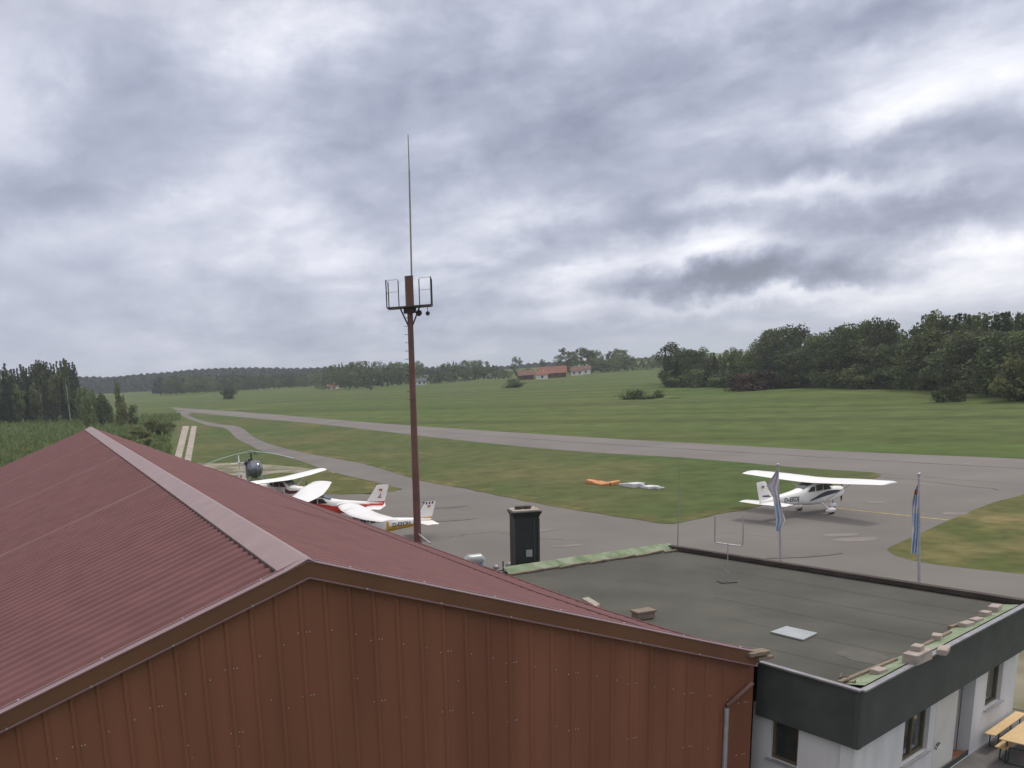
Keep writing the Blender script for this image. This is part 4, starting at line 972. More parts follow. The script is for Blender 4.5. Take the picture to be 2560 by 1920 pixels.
# ------------------------------------------------------------------ helicopter
def heli():
    hub = np.array([-5.82, 100.2, 3.05]); root = empty('helicopter', (hub[0], hub[1], 0), R(-70), 'small grey helicopter with glass bubble behind the parked aeroplanes', 'helicopter')
    mb = MB(); mb.ball((.95, 0, 1.25), (1.15, .85, .95), 20, 14); cab = mb.build('bubble_canopy', 'bubble', root, True)
    mb = MB()
    for t in (-.5, 0, .5):
        mb.tube([(.95 + 1.17 * math.cos(a), .86 * math.sin(t), 1.25 + .97 * math.sin(a) * math.cos(t * .6)) for a in np.linspace(-.9, 1.7, 14)], .02, 5)
    mb.tube([(.95, .87 * math.sin(a), 1.25 + .97 * math.cos(a)) for a in np.linspace(-2, 2, 16)], .025, 5); mb.build('canopy_frame', 'galv', cab)
    for s in (-1, 1):
        mb = MB(); mb.ball((1.35, s * .33, 1.35), (.35, .22, .5), 10, 8); mb.build('seat', 'lightsheet', root, True)
    mb = MB(); mb.box((-.05, 0, 1.15), (.9, 1.2, 1.3)); mb.build('engine_bay', 'darksteel', root, bevel=.06)
    mb = MB(); mb.tube([(-.6, 0, 1.95), (-1.5, 0, 1.95)], [.33, .22], 12); mb.ball((-.4, .45, 1.85), .3, 10, 8); mb.ball((-.4, -.45, 1.85), .3, 10, 8); mb.build('engine', 'navy', root, True)
    mb = MB(); mb.tube([(0, 0, 1.7), (0, 0, 3.0)], .09, 10)
    for a in range(4): mb.bar((.3 * math.cos(a * 1.57 + .7), .3 * math.sin(a * 1.57 + .7), 1.75), (.05, 0, 2.5), .04, .04)
    mb.build('rotor_mast', 'darksteel', root, True)
    mb = MB(); mb.tube([(0, 0, 2.96), (0, 0, 3.22)], [.26, .18], 12)
    hb_ = mb.build('rotor_hub', 'blade', root, True)
    rz = R(-70)
    for tipw in ((-4.6, -2.4), (4.6, -2.6), (.3, 5.1)):
        v = np.array([tipw[0], tipw[1]]); c, s_ = math.cos(-rz), math.sin(-rz); v = np.array([c * v[0] - s_ * v[1], s_ * v[0] + c * v[1]])
        d = v / np.linalg.norm(v); l = np.linalg.norm(v); q = MB(); ring_ = []
        nrm = np.array([-d[1], d[0]])
        for t in np.linspace(.05, 1, 9):
            p_ = d * l * t; z_ = 3.1 - .80 * t ** 1.7; ring_.append([(p_[0] + nrm[0] * w_, p_[1] + nrm[1] * w_, z_ + dz) for w_, dz in ((-.17, 0), (0, .03), (.17, 0), (0, -.03))])
        q.loft(ring_); q.build('rotor_blade', 'blade', hb_)
    mb = MB(); T = [(-.4, -.45, .7), (-.4, .45, .7), (-.4, 0, 1.7)]; E = (-5.6, 0, 1.55)
    for p_ in T: mb.tube([p_, E], .035, 6)
    for k in range(1, 7):
        t = k / 7; P3 = [np.array(p_) * (1 - t) + np.array(E) * t for p_ in T]
        for a, b in ((0, 1), (1, 2), (2, 0)): mb.tube([P3[a], P3[b]], .02, 5)
    mb.build('tail_boom', 'galv', root)
    mb = MB(); mb.bar((-5.5, .15, .75), (-5.5, .15, 2.35), .13, .03); mb.build('tail_rotor', 'white', root)
    mb = MB(); mb.add([(-4.9, -.9, 1.5), (-4.9, .9, 1.5), (-5.35, .9, 1.5), (-5.35, -.9, 1.5), (-4.9, -.9, 1.54), (-4.9, .9, 1.54), (-5.35, .9, 1.54), (-5.35, -.9, 1.54)], [(0, 1, 2, 3), (4, 5, 6, 7), (0, 1, 5, 4), (1, 2, 6, 5), (2, 3, 7, 6), (3, 0, 4, 7)]); mb.build('stabiliser', 'white', root)
    for s in (-1, 1):
        mb = MB(); mb.tube([(2.0, s * .95, .28), (1.8, s * .95, .07), (-1.2, s * .95, .05)], .045, 8)
        for xx in (1.1, -.5): mb.tube([(xx, s * .95, .06), (xx, s * .45, .6)], .035, 6)
        mb.build('skid', 'galv', root)
    mb = MB(); mb.tube([(-.9, -1.0, 2.0), (-.9, -1.0, 3.9)], .012, 5); mb.tube([(-.9, -1.0, 2.0), (-.6, -.4, 1.8)], .012, 5); mb.build('aerial', 'antenna', root)
heli()

# ------------------------------------------------------------------ fabric markers on the grass
def marker(name, loc, pieces, matn, label):
    root = MB()
    for pl in pieces:
        n_ = len(pl)
        for i in range(n_ - 1):
            (a, wa), (b, wb_) = pl[i], pl[i + 1]
            a, b = np.array(a), np.array(b); d = b - a; d[2] = 0; d = d / np.linalg.norm(d); s = np.array([-d[1], d[0], 0])
            A_ = [a - s * wa, a + s * wa]; B_ = [b - s * wb_, b + s * wb_]
            root.add([*[p_ for p_ in A_ + B_], *[np.array([p_[0], p_[1], 0.0]) for p_ in A_ + B_]], [(0, 1, 3, 2), (4, 6, 7, 5), (0, 2, 6, 4), (1, 5, 7, 3), (0, 4, 5, 1), (2, 3, 7, 6)])
    o = root.build(name, matn, smooth=False, bevel=.04); o.location = loc; return tag(o, label, 'fabric marker')
c = at(1508, 1209, 0.02)
def r3(x, y, z): v = at(x, y, z); return np.array([v[0] - c[0], v[1] - c[1], z])
marker('orange_marker', (c[0], c[1], .02), [[(r3(1468, 1199, .35), .35), (r3(1490, 1203, .22), .5), (r3(1508, 1208, .12), .6)], [(r3(1500, 1210, .12), .5), (r3(1525, 1206, .25), .5), (r3(1549, 1201, .38), .25)]], 'orange', 'orange bent fabric marker lying on the grass island')
marker('white_marker', (c[0], c[1], .02), [[(r3(1555, 1209, .14), .35), (r3(1580, 1207, .34), .5), (r3(1598, 1209, .36), .55), (r3(1612, 1214, .16), .5), (r3(1636, 1216, .22), .5), (r3(1656, 1218, .08), .3)]], 'whitefab', 'white wavy fabric marker beside the orange one')
# covered trolley seen over the eave, left of the chimney
c = at(1184, 1404, .9); root = empty('trolley', (c[0], c[1], 0), R(12), 'white-topped blue trolley partly hidden behind the hangar eave', 'trolley')
mb = MB(); mb.box((0, 0, .62), (.85, .55, .35)); mb.build('tub', 'bluep', root, bevel=.05)
mb = MB(); mb.tube([(-.46, 0, .92), (-.3, 0, 1.0), (.35, 0, 1.0), (.5, 0, .9)], [.2, .3, .3, .2], 12); mb.build('lid', 'lightsheet', root, True)
for sx in (-.3, .3):
    for sy in (-.22, .22):
        mb = MB(); mb.tube([(sx, sy - .03, .12), (sx, sy + .03, .12)], .12, 12); mb.bar((sx, sy, .12), (sx, sy, .5), .03, .03); mb.build('wheel', 'tyre', root)
c = at(1258, 1418, 1.2); root = empty('pipe_rack', (c[0], c[1], 0), R(20), 'low grey pipe rack just left of the chimney', 'rack')
mb = MB()
for k in range(4): mb.tube([(-1.0, 0, .3 + .25 * k), (1.0, 0, .3 + .25 * k)], .03, 6)
for s in (-1, 0, 1): mb.tube([(s, 0, 0), (s, 0, 1.3 + .2 * (s == 0))], .035, 6)
mb.build('rails', 'darksteel', root)
for s, r_ in ((-.4, .16), (.35, .2)):
    mb = MB(); mb.ball((s, 0, 1.25), (r_, .14, r_ * .8), 10, 6); mb.build('coil', 'edgemetal', root, True)

# ------------------------------------------------------------------ terrace with table and benches
pvv = [P(s_of(fpt(2300, 1872)) - 3, 0, 0) + cb, P(s_end + 1.5, 0, 0) + cb]
tp = [pvv[0] + nout * .0, pvv[1], pvv[1] + nout * 6, pvv[0] + nout * 6]
subdiv_poly([q[:2] for q in tp], .03, 'terrace', 'paving')
gp = [pvv[1] + nout * .0 - nout * 4, pvv[1] + nout * 4, pvv[1] + nout * 4 + e1 * 9, pvv[1] - nout * 4 + e1 * 9]
subdiv_poly([q[:2] for q in gp], .022, 'gravel_yard', 'gravel')
T0 = at(2497, 1849, .76); te = e1; tn = nout
ang = math.atan2(te[1], te[0])
def table(loc, label):
    root = empty('beer_table', loc, ang, label, 'table')
    mb = MB()
    mb.box((1.1, -.35, .745), (2.2, .70, .028)); mb.build('table_top', 'wood', root, bevel=.006)
    for x in (.35, 1.85):
        mb = MB(); mb.bar((x, -.08, 0), (x, -.08, .73), .03, .03, (1, 0, 0)); mb.bar((x, -.62, 0), (x, -.62, .73), .03, .03, (1, 0, 0)); mb.bar((x, -.08, .03), (x, -.62, .03), .03, .03); mb.bar((x, -.08, .45), (x, -.62, .45), .03, .03); mb.build('leg', 'greensteel', root)
    return root
table((T0[0], T0[1], .03), 'light pine folding table on the terrace by the white wall')
def bench(loc, label):
    root = empty('beer_bench', loc, ang, label, 'bench', 'benches at the terrace table')
    mb = MB(); mb.box((1.1, -.125, .465), (2.2, .25, .028)); mb.build('seat', 'wood', root, bevel=.006)
    for x in (.35, 1.85):
        mb = MB(); mb.bar((x, -.03, 0), (x, -.03, .45), .025, .025, (1, 0, 0)); mb.bar((x, -.22, 0), (x, -.22, .45), .025, .025, (1, 0, 0)); mb.bar((x, -.03, .03), (x, -.22, .03), .025, .025); mb.build('leg', 'greensteel', root)
    return root
B0 = at(2475, 1838, .48) - nout * .13; bench((B0[0], B0[1], .03), 'light pine bench between the table and the wall')
B1 = at(2486, 1868, .48) ; bench((B1[0], B1[1], .03), 'light pine bench on the near side of the table')

# ------------------------------------------------------------------ trees
def leaf_cloud(centers, radii, n, size, flat=.75, seed=0):
    g_ = np.random.default_rng(seed)
    k = g_.integers(0, len(centers), n); c = np.array(centers)[k]; r_ = np.array(radii)[k]
    d = g_.normal(size=(n, 3)); d /= np.linalg.norm(d, axis=1)[:, None]
    p_ = c + d * r_ * (g_.random((n, 1)) ** .33)
    a = g_.normal(size=(n, 3)); a /= np.linalg.norm(a, axis=1)[:, None]; b = np.cross(a, g_.normal(size=(n, 3))); b /= np.linalg.norm(b, axis=1)[:, None]
    s = size * (.6 + .8 * g_.random((n, 1)))
    V_ = np.empty((n, 4, 3)); V_[:, 0] = p_ - a * s; V_[:, 1] = p_ - b * s * flat; V_[:, 2] = p_ + a * s; V_[:, 3] = p_ + b * s * flat
    return V_.reshape(-1, 3)
def quads_mesh(name, V_, matn):
    me = bpy.data.meshes.new(name); n = len(V_) // 4
    me.vertices.add(len(V_)); me.vertices.foreach_set('co', V_.astype(np.float32).ravel())
    me.loops.add(len(V_)); me.loops.foreach_set('vertex_index', np.arange(len(V_), dtype=np.int32))
    me.polygons.add(n); me.polygons.foreach_set('loop_start', np.arange(0, len(V_), 4, dtype=np.int32)); me.polygons.foreach_set('loop_total', np.full(n, 4, np.int32))
    me.materials.append(MT[matn]); me.update(calc_edges=True); return me
def mesh_of(mb, name, matn):
    me = bpy.data.meshes.new(name); me.from_pydata(mb.v, [], mb.f); me.materials.append(MT[matn]); me.update(); return me
# every template is 1 m high, about 1 m wide; scaled to each tree's size
def deciduous(seed, w, low, matn, n=2200, size=.020, clumps=26, gap=1.):
    g_ = np.random.default_rng(seed); C_, R_ = [], []
    for i in range(clumps):
        t = g_.random(); z = low + (1 - low) * (t ** .85) * .93
        prof = math.sin(math.pi * min(1, max(0, (z - low * .7) / (1.04 - low * .7))) ** .8) ** .6
        a = g_.random() * 2 * math.pi; rr = w * .5 * prof * (.35 + .65 * g_.random())
        C_.append((rr * math.cos(a), rr * math.sin(a), z)); q = (.085 + .075 * g_.random()) * gap; R_.append((q * 1.15 * w ** .5, q * 1.15 * w ** .5, q * .8))
    crown = quads_mesh('crown', leaf_cloud(C_, R_, n, size, .75, seed), matn)
    mb = MB(); mb.tube([(0, 0, -.02), (.01, 0, low), (0, .01, .55), (.01, 0, .85)], [.028, .020, .012, .004], 7)
    for i in range(0, clumps, 2):
        c = C_[i]; z0 = max(low * .6, c[2] - .22); mb.tube([(0, 0, z0), (c[0] * .5, c[1] * .5, (z0 + c[2]) / 2 + .02), c], [.010, .006, .003], 4)
    return crown, mesh_of(mb, 'trunk', 'bark')
def conifer(seed, w, matn='conifer', n=2200):
    g_ = np.random.default_rng(seed); C_, R_ = [], []
    for z in np.linspace(.10, .97, 22):
        rr = w * .5 * (1 - z) ** .85 + .01
        m_ = max(1, int(2 + 7 * (1 - z)))
        for k in range(m_):
            a = 2 * math.pi * (k + g_.random()) / m_; q = rr * (.45 + .45 * g_.random())
            C_.append((q * math.cos(a), q * math.sin(a), z - q * .15)); R_.append((rr * .42 + .012, rr * .42 + .012, .022 + .02 * (1 - z)))
    crown = quads_mesh('crown', leaf_cloud(C_, R_, n, .016, .6, seed), matn)
    mb = MB(); mb.tube([(0, 0, -.02), (0, 0, .5), (0, 0, .97)], [.020, .012, .003], 7); return crown, mesh_of(mb, 'trunk', 'bark')
KIND = {
 'oak': [deciduous(s, w, .12, 'leaf') for s, w in ((1, .85), (2, .75), (3, .95))],
 'airy': [deciduous(s, w, .38, 'leaf', 1100, .019, 20, .85) for s, w in ((11, .6), (12, .7))],
 'column': [deciduous(s, w, .08, 'leaf', 1800, .019, 24, .8) for s, w in ((21, .42), (22, .35))],
 'spruce': [conifer(s, w) for s, w in ((31, .36), (32, .42), (33, .3))],
 'willow': [deciduous(s, w, .05, 'willow', 2200, .02, 26) for s, w in ((41, .95),)],
 'birch': [deciduous(51, .42, .30, 'leaf', 1300, .018, 22, .8)],
 'bush': [deciduous(s, w, .02, 'leaf', 1700, .055, 22, 1.9) for s, w in ((61, 1.3), (62, 1.5))],
 'paleb': [deciduous(s, w, .02, 'scrub', 1700, .055, 22, 1.9) for s, w in ((71, 1.3), (72, 1.5))],
 'brownb': [deciduous(81, 1.5, .02, 'brownleaf', 1700, .055, 22, 1.9)],
}
KIND['birch'][0][1].materials.clear(); KIND['birch'][0][1].materials.append(MT['birch'])
NAME = {'oak': 'broadleaf_tree', 'airy': 'sparse_tree', 'column': 'slender_tree', 'spruce': 'spruce_tree', 'willow': 'willow_tree', 'birch': 'birch_tree', 'bush': 'bush', 'paleb': 'bush', 'brownb': 'bush'}
ntree = 0
def tree(kind, x, ytop, D, label, cat, group=None, wpx=None, wid=1., parts=True, ybase=None):
    """x, ytop: where its top stands in the photo; D: distance"""
    global ntree; ntree += 1
    cr_, tk = random.choice(KIND[kind])
    t = atd(x, ytop, D); zg = terr(t[0], t[1]) - .1
    h = t[2] - zg; s = h * wid * random.uniform(.9, 1.12)
    if wpx: s = 1.35 * wpx / F * D / (1.0 if kind not in ('bush', 'paleb', 'brownb') else 1.35)
    root = bpy.data.objects.new(NAME[kind], None if parts else cr_); COL.objects.link(root)
    root.location = (t[0], t[1], zg); root.rotation_euler = (0, 0, random.uniform(0, 6.28)); root.scale = (s, s, h * 1.02)
    tag(root, label, cat, group)
    if parts:
        for nm, me in (('crown', cr_), ('trunk', tk)):
            if nm == 'trunk' and 'bush' in NAME[kind]: nm = 'stem'
            o = bpy.data.objects.new(nm, me); COL.objects.link(o); o.parent = root
    return root
def sky(pts, x): return float(np.interp(x, [q[0] for q in pts], [q[1] for q in pts]))
# right-hand wood
SR = [(1650, 885), (1662, 877), (1684, 856), (1711, 871), (1755, 872), (1775, 890), (1796, 878), (1812, 892), (1831, 868), (1859, 884), (1883, 860), (1913, 829), (1946, 823), (1984, 816), (2006, 824), (2025, 850), (2045, 834), (2065, 850), (2083, 824), (2105, 817), (2143, 808), (2181, 799), (2214, 804), (2236, 818), (2258, 846), (2280, 855), (2302, 818), (2334, 780), (2362, 796), (2405, 780), (2438, 785), (2477, 796), (2526, 777), (2560, 785), (2800, 770)]
BD = [(1650, 310), (1690, 296), (1842, 272), (2116, 240), (2444, 206), (2560, 180), (2800, 160)]
gR = 'trees of the wood right of the field'
kinds_at = lambda x: (['airy', 'airy', 'airy', 'oak'] if 1930 < x < 2050 or 2290 < x < 2345 else ['oak', 'oak', 'oak', 'column', 'spruce'] if x < 1930 else ['oak', 'oak', 'oak', 'column'] if x < 2290 else ['spruce', 'oak', 'oak', 'column', 'spruce'])
LB = {'oak': 'dense broadleaf tree in the dark wood beyond the field', 'airy': 'tall airy tree with sky showing through in the right wood', 'column': 'slender dark tree in the right wood', 'spruce': 'dark pointed spruce in the right wood', 'willow': 'pale willow at the foot of the right wood', 'bush': 'low dark bush at the foot of the right wood'}
def segR(x): return 'at the low left end of the right wood' if x < 1790 else 'left of the airy crowns' if x < 1925 else 'near the airy crowns' if x < 2060 else 'in the middle of the right wood' if x < 2290 else 'in the tallest part of the right wood'
NK = {'oak': 'dense broadleaf tree', 'airy': 'tall airy tree', 'column': 'slender dark tree', 'spruce': 'dark pointed spruce', 'willow': 'paler green tree', 'bush': 'low dark bush'}
x = 1664.
while x < 2660:
    D = sky(BD, x) + random.uniform(8, 30); k = random.choice(kinds_at(x))
    tree(k, x, sky(SR, x) + random.uniform(-2, 5), D, NK[k] + ' on the skyline ' + segR(x), 'tree', gR, wid=random.uniform(.62, .9) * (1.15 if k == 'spruce' else 1)); x += random.uniform(11, 17)
x = 1672.
while x < 2660:
    D = sky(BD, x) + random.uniform(-1, 10); yb_ = hor(x) + (H / D) * F; k = random.choice(['oak', 'oak', 'column', 'spruce', 'willow'] if x > 1900 else ['oak', 'column', 'spruce'])
    yt = sky(SR, x); yt = yt + (yb_ - yt) * random.uniform(.22, .48)
    tree(k, x, yt, D, NK[k] + ' on the field side ' + segR(x), 'tree', gR, wid=random.uniform(.95, 1.3)); x += random.uniform(15, 23)
x = 1680.
while x < 2660:
    D = sky(BD, x) - random.uniform(-2, 1); yb_ = hor(x) + (H / D) * F
    tree('bush', x, yb_ - random.uniform(16, 30), D, 'low dark bush at the foot, ' + segR(x).replace('in the tallest part', 'tallest part').replace('in the middle', 'middle').replace('at the low left end', 'low left end'), 'bush', gR, wpx=random.uniform(30, 50)); x += random.uniform(20, 34)
tree('brownb', 1885, 932, 252, 'reddish brown brush heap before the right wood', 'bush', wpx=70)
tree('brownb', 1862, 938, 250, 'smaller reddish brown brush left of the brush heap', 'bush', wpx=45)
tree('willow', 2428, 852, 203, 'large pale green willow bulging from the dark right wood', 'tree', wpx=85)
tree('paleb', 2550, 905, 176, 'bright green shrub at the right edge of the field', 'bush', wpx=60)
# isolated bushes on the field
tree('bush', 1590, 975, 235, 'tall dark bush, largest of the field bushes', 'bush', wpx=48)
tree('bush', 1618, 990, 233, 'dark bush joined to the right of the largest field bush', 'bush', wpx=38)
tree('bush', 1645, 977, 236, 'narrow pointed bush at the right end of the bush clump', 'bush', wpx=20)
tree('bush', 1690, 994, 228, 'small separate bush right of the bush clump', 'bush', wpx=28)
tree('bush', 2357, 970, 178, 'low bush on the far field near the right wood', 'bush', wpx=24)
tree('bush', 2394, 963, 178, 'rounder bush beside the low one near the right wood', 'bush', wpx=24)
tree('bush', 1282, 949, 385, 'round grey-green bush standing on the field below the farm', 'bush', wpx=34)
tree('bush', 1318, 960, 430, 'tiny bush right of the round grey-green one', 'bush', wpx=11)
tree('bush', 1052, 1033, 225, 'small bush on the field just right of the mast', 'bush', wpx=18)
tree('bush', 570, 973, 500, 'small round bush on the field left of the mast', 'bush', wpx=26)
tree('oak', 924, 945, 480, 'dark lone tree standing on the field in front of the wood', 'tree', wpx=20)
tree('column', 580, 925, 640, 'tall dark poplar in front of the far wood', 'tree', wpx=20)
# left wood
SLf = [(-120, 900), (0, 914), (10, 911), (27, 921), (52, 909), (70, 916), (90, 903), (107, 903), (119, 905), (136, 909), (148, 894), (160, 895), (170, 906), (184, 906), (191, 927), (200, 950)]
gL = 'trees of the spruce wood on the left'
LL = {'spruce': 'dark pointed spruce in the left wood', 'column': 'slender green tree in the left wood', 'oak': 'rounded tree in the left wood', 'birch': 'pale-stemmed birch in the left wood'}
x = -110.
while x < 188:
    k = random.choice(['spruce', 'spruce', 'spruce', 'spruce', 'column']); tree(k, x, sky(SLf, x) + random.uniform(-2, 9), 330 + random.uniform(0, 50), LL[k], 'tree', gL, wid=.72); x += random.uniform(6, 10)
x = -110.
while x < 184:
    k = random.choice(['spruce', 'spruce', 'column', 'birch']) if x > 60 else random.choice(['spruce', 'spruce', 'column', 'oak']); yt = sky(SLf, x); tree(k, x, yt + (1015 - yt) * random.uniform(.15, .45), 310 + random.uniform(0, 15), LL[k], 'tree', gL, wid=.85); x += random.uniform(9, 15)
tree('birch', 158, 903, 305, 'tallest birch with white stem at the right edge of the left wood', 'tree', wpx=34)
tree('column', 290, 947, 300, 'dark lone tree right of the left wood', 'tree', wpx=36)
tree('column', 306, 985, 296, 'small dark tree leaning against the lone tree', 'tree', wpx=20)
gS = 'shrubs on the left meadow'
for x, yt, D, w_ in ((205, 978, 300, 26), (232, 984, 290, 26), (250, 992, 285, 22), (262, 998, 280, 22), (218, 996, 270, 24), (330, 1018, 262, 22), (305, 1012, 258, 24)):
    tree(random.choice(['paleb', 'bush']), x, yt, D, 'rough green shrub between the left wood and the track', 'bush', gS, wpx=w_)
gT = 'bushes along the concrete track'
for x, yt, D, w_ in ((338, 1036 + 14, 200, 30), (356, 1048, 180, 30), (376, 1040, 205, 30), (396, 1052, 195, 30), (412, 1044, 215, 28), (425, 1040, 235, 22), (365, 1070, 165, 34), (395, 1080, 160, 34), (340, 1082, 150, 30), (385, 1100, 140, 34), (310, 1054, 175, 32), (412, 1110, 138, 26)):
    tree(random.choice(['paleb', 'paleb']), x, yt + (14 if D > 190 else 30) * random.uniform(.6, 1.2), D, 'rough bush beside the concrete wheel track', 'bush', gT, wpx=w_) 
# centre woods
SA = [(400, 940), (480, 934), (560, 940), (600, 936), (640, 932), (700, 930), (763, 928), (795, 924), (830, 912), (852, 906), (869, 911), (897, 900), (921, 911), (946, 898), (960, 910), (978, 901), (999, 905), (1020, 906), (1043, 898), (1060, 918), (1074, 922), (1088, 911), (1125, 903), (1157, 902), (1182, 900), (1202, 901), (1222, 908), (1247, 909), (1256, 926)]
SB = [(400, 987), (600, 979), (865, 969), (1068, 963), (1250, 951)]
gC = 'trees of the wood behind the mast'
x = 404.
while x < 1256:
    if 1033 < x < 1066: D0 = 640
    else: D0 = 600 if x > 800 else 760
    k = random.choice(['oak', 'oak', 'column', 'spruce']); tree(k, x, sky(SA, x) + random.uniform(-1, 5), D0 + random.uniform(20, 60), 'dark tree on the skyline of the wood belt ' + ('left of the mast' if x < 1022 else 'right of the mast'), 'tree', gC, wid=1.0, parts=False); x += random.uniform(8, 12)
x = 400.
while x < 1252:
    D0 = 560 if x > 800 else 730; k = random.choice(['oak', 'oak', 'column'])
    if 1036 < x < 1062 or 812 < x < 852: x += 6; continue
    yt = sky(SA, x); yb_ = sky(SB, x); tree(k, x, yt + (yb_ - yt) * random.uniform(.2, .5), D0 + random.uniform(0, 12), 'dark tree at the field edge of the wood belt ' + ('left of the mast' if x < 1022 else 'right of the mast'), 'tree', gC, wid=1.25, parts=False); x += random.uniform(9, 14)
SF = [(1396, 890), (1405, 867), (1418, 880), (1426, 876), (1440, 884), (1454, 865), (1471, 874), (1492, 876), (1506, 886), (1520, 881), (1550, 870), (1562, 880), (1569, 890), (1612, 893), (1645, 886), (1675, 890)]
gF = 'trees behind the farm'
x = 1398.
while x < 1680:
    k = 'airy' if x < 1470 and random.random() < .6 else random.choice(['oak', 'column', 'oak']); tree(k, x, sky(SF, x) + random.uniform(-1, 4), 590 + random.uniform(0, 40), 'tree in the row behind the red-roofed farm', 'tree', gF, wid=1.0, parts=False); x += random.uniform(8, 12)
x = 1480.
while x < 1680:
    tree('oak', x, sky(SF, x) + random.uniform(12, 24), 560 + random.uniform(0, 12), 'tree in the row behind the red-roofed farm', 'tree', gF, wid=1.25, parts=False); x += random.uniform(10, 15)
tree('oak', 1292, 893, 640, 'round lone tree on the crest left of the farm', 'tree', wpx=24)
tree('oak', 1357, 899, 600, 'small tree above the red farm roof', 'tree', wpx=16)
for x in (1262, 1274, 1300, 1312, 1326): tree('oak', x, 922 + random.uniform(-2, 6), 548, 'small tree at the left end of the farm', 'tree', 'small trees left of the farm', wpx=18, parts=False)
# distant wooded ridges: one mass
def ridge(name, pts, D, depth, n, size, label):
    V_ = []
    g_ = np.random.default_rng(5)
    xs = g_.uniform(pts[0][0], pts[-1][0], n); dd = D + g_.random(n) * depth; P3 = []
    for x_, d_ in zip(xs, dd):
        yt = sky(pts, x_) + g_.random() * 3.0 + 1.5 * math.sin(x_ * .37) ; t = atd(x_, yt, d_); b = -4.; z = b + (t[2] - b) * (g_.random() ** .75); P3.append((t[0], t[1], z))
    P3 = np.array(P3); a = g_.normal(size=(n, 3)); a /= np.linalg.norm(a, axis=1)[:, None]; b = np.cross(a, g_.normal(size=(n, 3))); b /= np.linalg.norm(b, axis=1)[:, None]
    V_ = np.stack([P3 - a * size, P3 - b * size, P3 + a * size, P3 + b * size], 1).reshape(-1, 3)
    o = bpy.data.objects.new(name, quads_mesh(name, V_, 'far')); COL.objects.link(o); tag(o, label, 'wood', kind='stuff')
ridge('distant_wood', [(-300, 955), (150, 945), (191, 942), (275, 943), (347, 936), (419, 931), (480, 924), (579, 920), (640, 919), (742, 921), (828, 918), (900, 921), (1100, 918), (1270, 916), (1340, 908), (1480, 903)], 1150, 160, 90000, 1.35, 'far wooded ridge fading blue along the left horizon')
ridge('distant_copse', [(380, 962), (395, 945), (430, 940), (520, 940), (600, 938), (760, 940), (800, 945)], 860, 60, 22000, 1.2, 'nearer dark copse in front of the far ridge')

# scrub and tall grass on the left meadow: uncountable
n = 26000; g_ = np.random.default_rng(3)
px = g_.uniform(-260, 452, n); py = 1016 + (g_.random(n) ** 1.3) * 175
keep = ~((px > 425) & (py > 1055)); px, py = px[keep], py[keep]
P3 = np.array([at(a, b, 0.) for a, b in zip(px, py)]); P3 = P3[(np.hypot(P3[:, 0], P3[:, 1]) < 330)]
P3 = np.array([p_ for p_ in P3 if (p_ - base) @ gd < -WL - 1 or (p_ - base) @ rd > LEN + 1])
n = len(P3); P3[:, 2] = [terr(*p_[:2]) for p_ in P3]
hgt = .35 + .5 * g_.random((n, 1)) + (.8 * (g_.random((n, 1)) > .93)); a = g_.random((n, 1)) * 6.28; w_ = .25 + .35 * g_.random((n, 1))
d = np.concatenate([np.cos(a) * w_, np.sin(a) * w_, 0 * a], 1); u = np.concatenate([g_.normal(0, .12, (n, 2)), hgt], 1)
V_ = np.stack([P3 - d, P3 + d, P3 + d * .5 + u, P3 - d * .5 + u], 1).reshape(-1, 3)
o = bpy.data.objects.new('tall_grass', quads_mesh('tall_grass', V_, 'scrub')); COL.objects.link(o); tag(o, 'tall rough grass and weeds on the left meadow', 'grass', kind='stuff')

# ------------------------------------------------------------------ far houses
def house(name, x, yb_, D, w, dp, hw_, hr_, rot, wall, roof, label, wins=3, gable_white=False):
    t = atd(x, yb_, D); root = empty(name, (t[0], t[1], terr(t[0], t[1]) - .1), rot, label, 'house')
    zoff = 0
    mb = MB(); a, b = w / 2, dp / 2
    mb.add([(-a, -b, 0), (a, -b, 0), (a, b, 0), (-a, b, 0), (-a, -b, hw_), (a, -b, hw_), (a, b, hw_), (-a, b, hw_), (-a, 0, hw_ + hr_), (a, 0, hw_ + hr_)], [(0, 1, 5, 4), (3, 2, 6, 7), (0, 4, 8, 7, 3), (1, 5, 9, 6, 2)])
    mb.build('wall', wall, root)
    mb = MB(); o_ = .5
    for s in (-1, 1):
        k = hr_ / b; p0 = [(-a - o_, s * (b + o_), hw_ - o_ * k + .1), (a + o_, s * (b + o_), hw_ - o_ * k + .1), (a + o_, 0, hw_ + hr_ + .1), (-a - o_, 0, hw_ + hr_ + .1)]
        mb.quad(*p0); mb.quad(*[(q[0], q[1], q[2] + .12) for q in p0])
    rf = mb.build('roof', roof, root)
    mb = MB(); mb.box((a * .3, .3, hw_ + hr_ + .4), (.6, .6, 1.2)); mb.build('chimney', wall, rf)
    for s in (-1, 1):
        for i in range(wins):
            xx = -a + (i + .5) * w / wins; mb = MB(); mb.box((xx, s * (b + .02), hw_ * .55), (1.0, .06, 1.2)); mb.build('window', 'glass', root)
    mb = MB(); mb.box((a + .02, 0, hw_ * .62), (.06, 1.1, 1.2)); mb.build('window', 'glass', root)
    return root
def zat(x, y, D): return atd(x, y, D)[2]
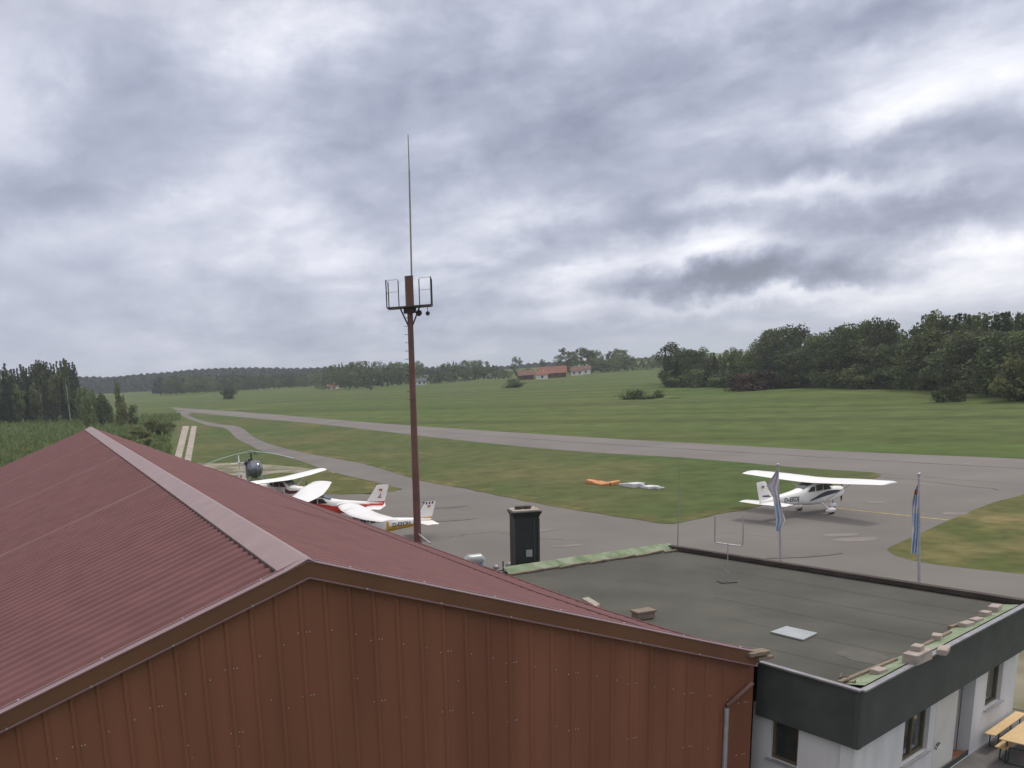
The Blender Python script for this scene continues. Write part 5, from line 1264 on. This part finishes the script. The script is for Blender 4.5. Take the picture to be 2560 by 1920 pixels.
house('farmhouse', 1380, 940, 520, 14, 9, 2.6, 3.2, R(-12), 'timber', 'tile', 'large farm building with long red tiled roof', 4)
house('farm_cottage', 1355, 945, 500, 5.5, 5.5, 2.4, 1.4, R(-12), 'housewhite', 'tile', 'small white farm wing with its gable left of centre', 1)
house('barn', 1314, 946, 512, 8, 6, 2.6, 2.4, R(-6), 'timber', 'browntile', 'brown barn left of the red-roofed farm', 1)
house('white_house', 1443, 938, 540, 6, 6, 2.6, 2.0, R(-20), 'housewhite', 'browntile', 'white house just right of the farm', 2)
house('white_annex', 1463, 935, 550, 5, 5, 3.0, 1.6, R(-10), 'housewhite', 'browntile', 'small white annex, rightmost building of the farm', 1)
house('red_roofed_cottage', 832, 968, 600, 6.5, 5, 1.4, 1.6, R(-20), 'housewhite', 'tile', 'red-roofed cottage at the wood edge left of the mast', 2)
house('white_cottage', 1047, 950, 560, 8, 6, 2.2, 1.6, R(0), 'housewhite', 'slate', 'white cottage between the woods right of the mast', 3)
c = atd(1942, 957, 258); mb = MB()
mb.ball((0, 0, 0), (1.5, 1.2, .7), 14, 8); mb.ball((1.1, .2, 0), (1.3, 1.0, .4), 12, 8); o = mb.build('sand_heap', 'concrete'); o.location = (c[0], c[1], 0); tag(o, 'pale sand heap at the foot of the right wood', 'sand heap')

# ------------------------------------------------------------------ air
hz = bpy.data.materials.new('haze'); hz.use_nodes = True; t = hz.node_tree; t.nodes.clear()
out = N('ShaderNodeOutputMaterial', t); pv = N('ShaderNodeVolumePrincipled', t); pv.inputs['Color'].default_value = (.80, .86, 1, 1); pv.inputs['Density'].default_value = .00021; pv.inputs['Anisotropy'].default_value = .2
L(pv.outputs[0], out.inputs['Volume'], t)
mb = MB(); mb.box((0, 0, 5), (19000, 19000, 130)); 
me = bpy.data.meshes.new('haze'); me.from_pydata(mb.v, [], mb.f); me.materials.append(hz); o = bpy.data.objects.new('haze', me); COL.objects.link(o)
zmin = min(v[2] for v in g.data.vertices.data.vertices) if False else -60
tag(o, 'thin grey-blue haze over the whole airfield', 'haze', kind='stuff')
o.display_type = 'WIRE'
print('trees', ntree)
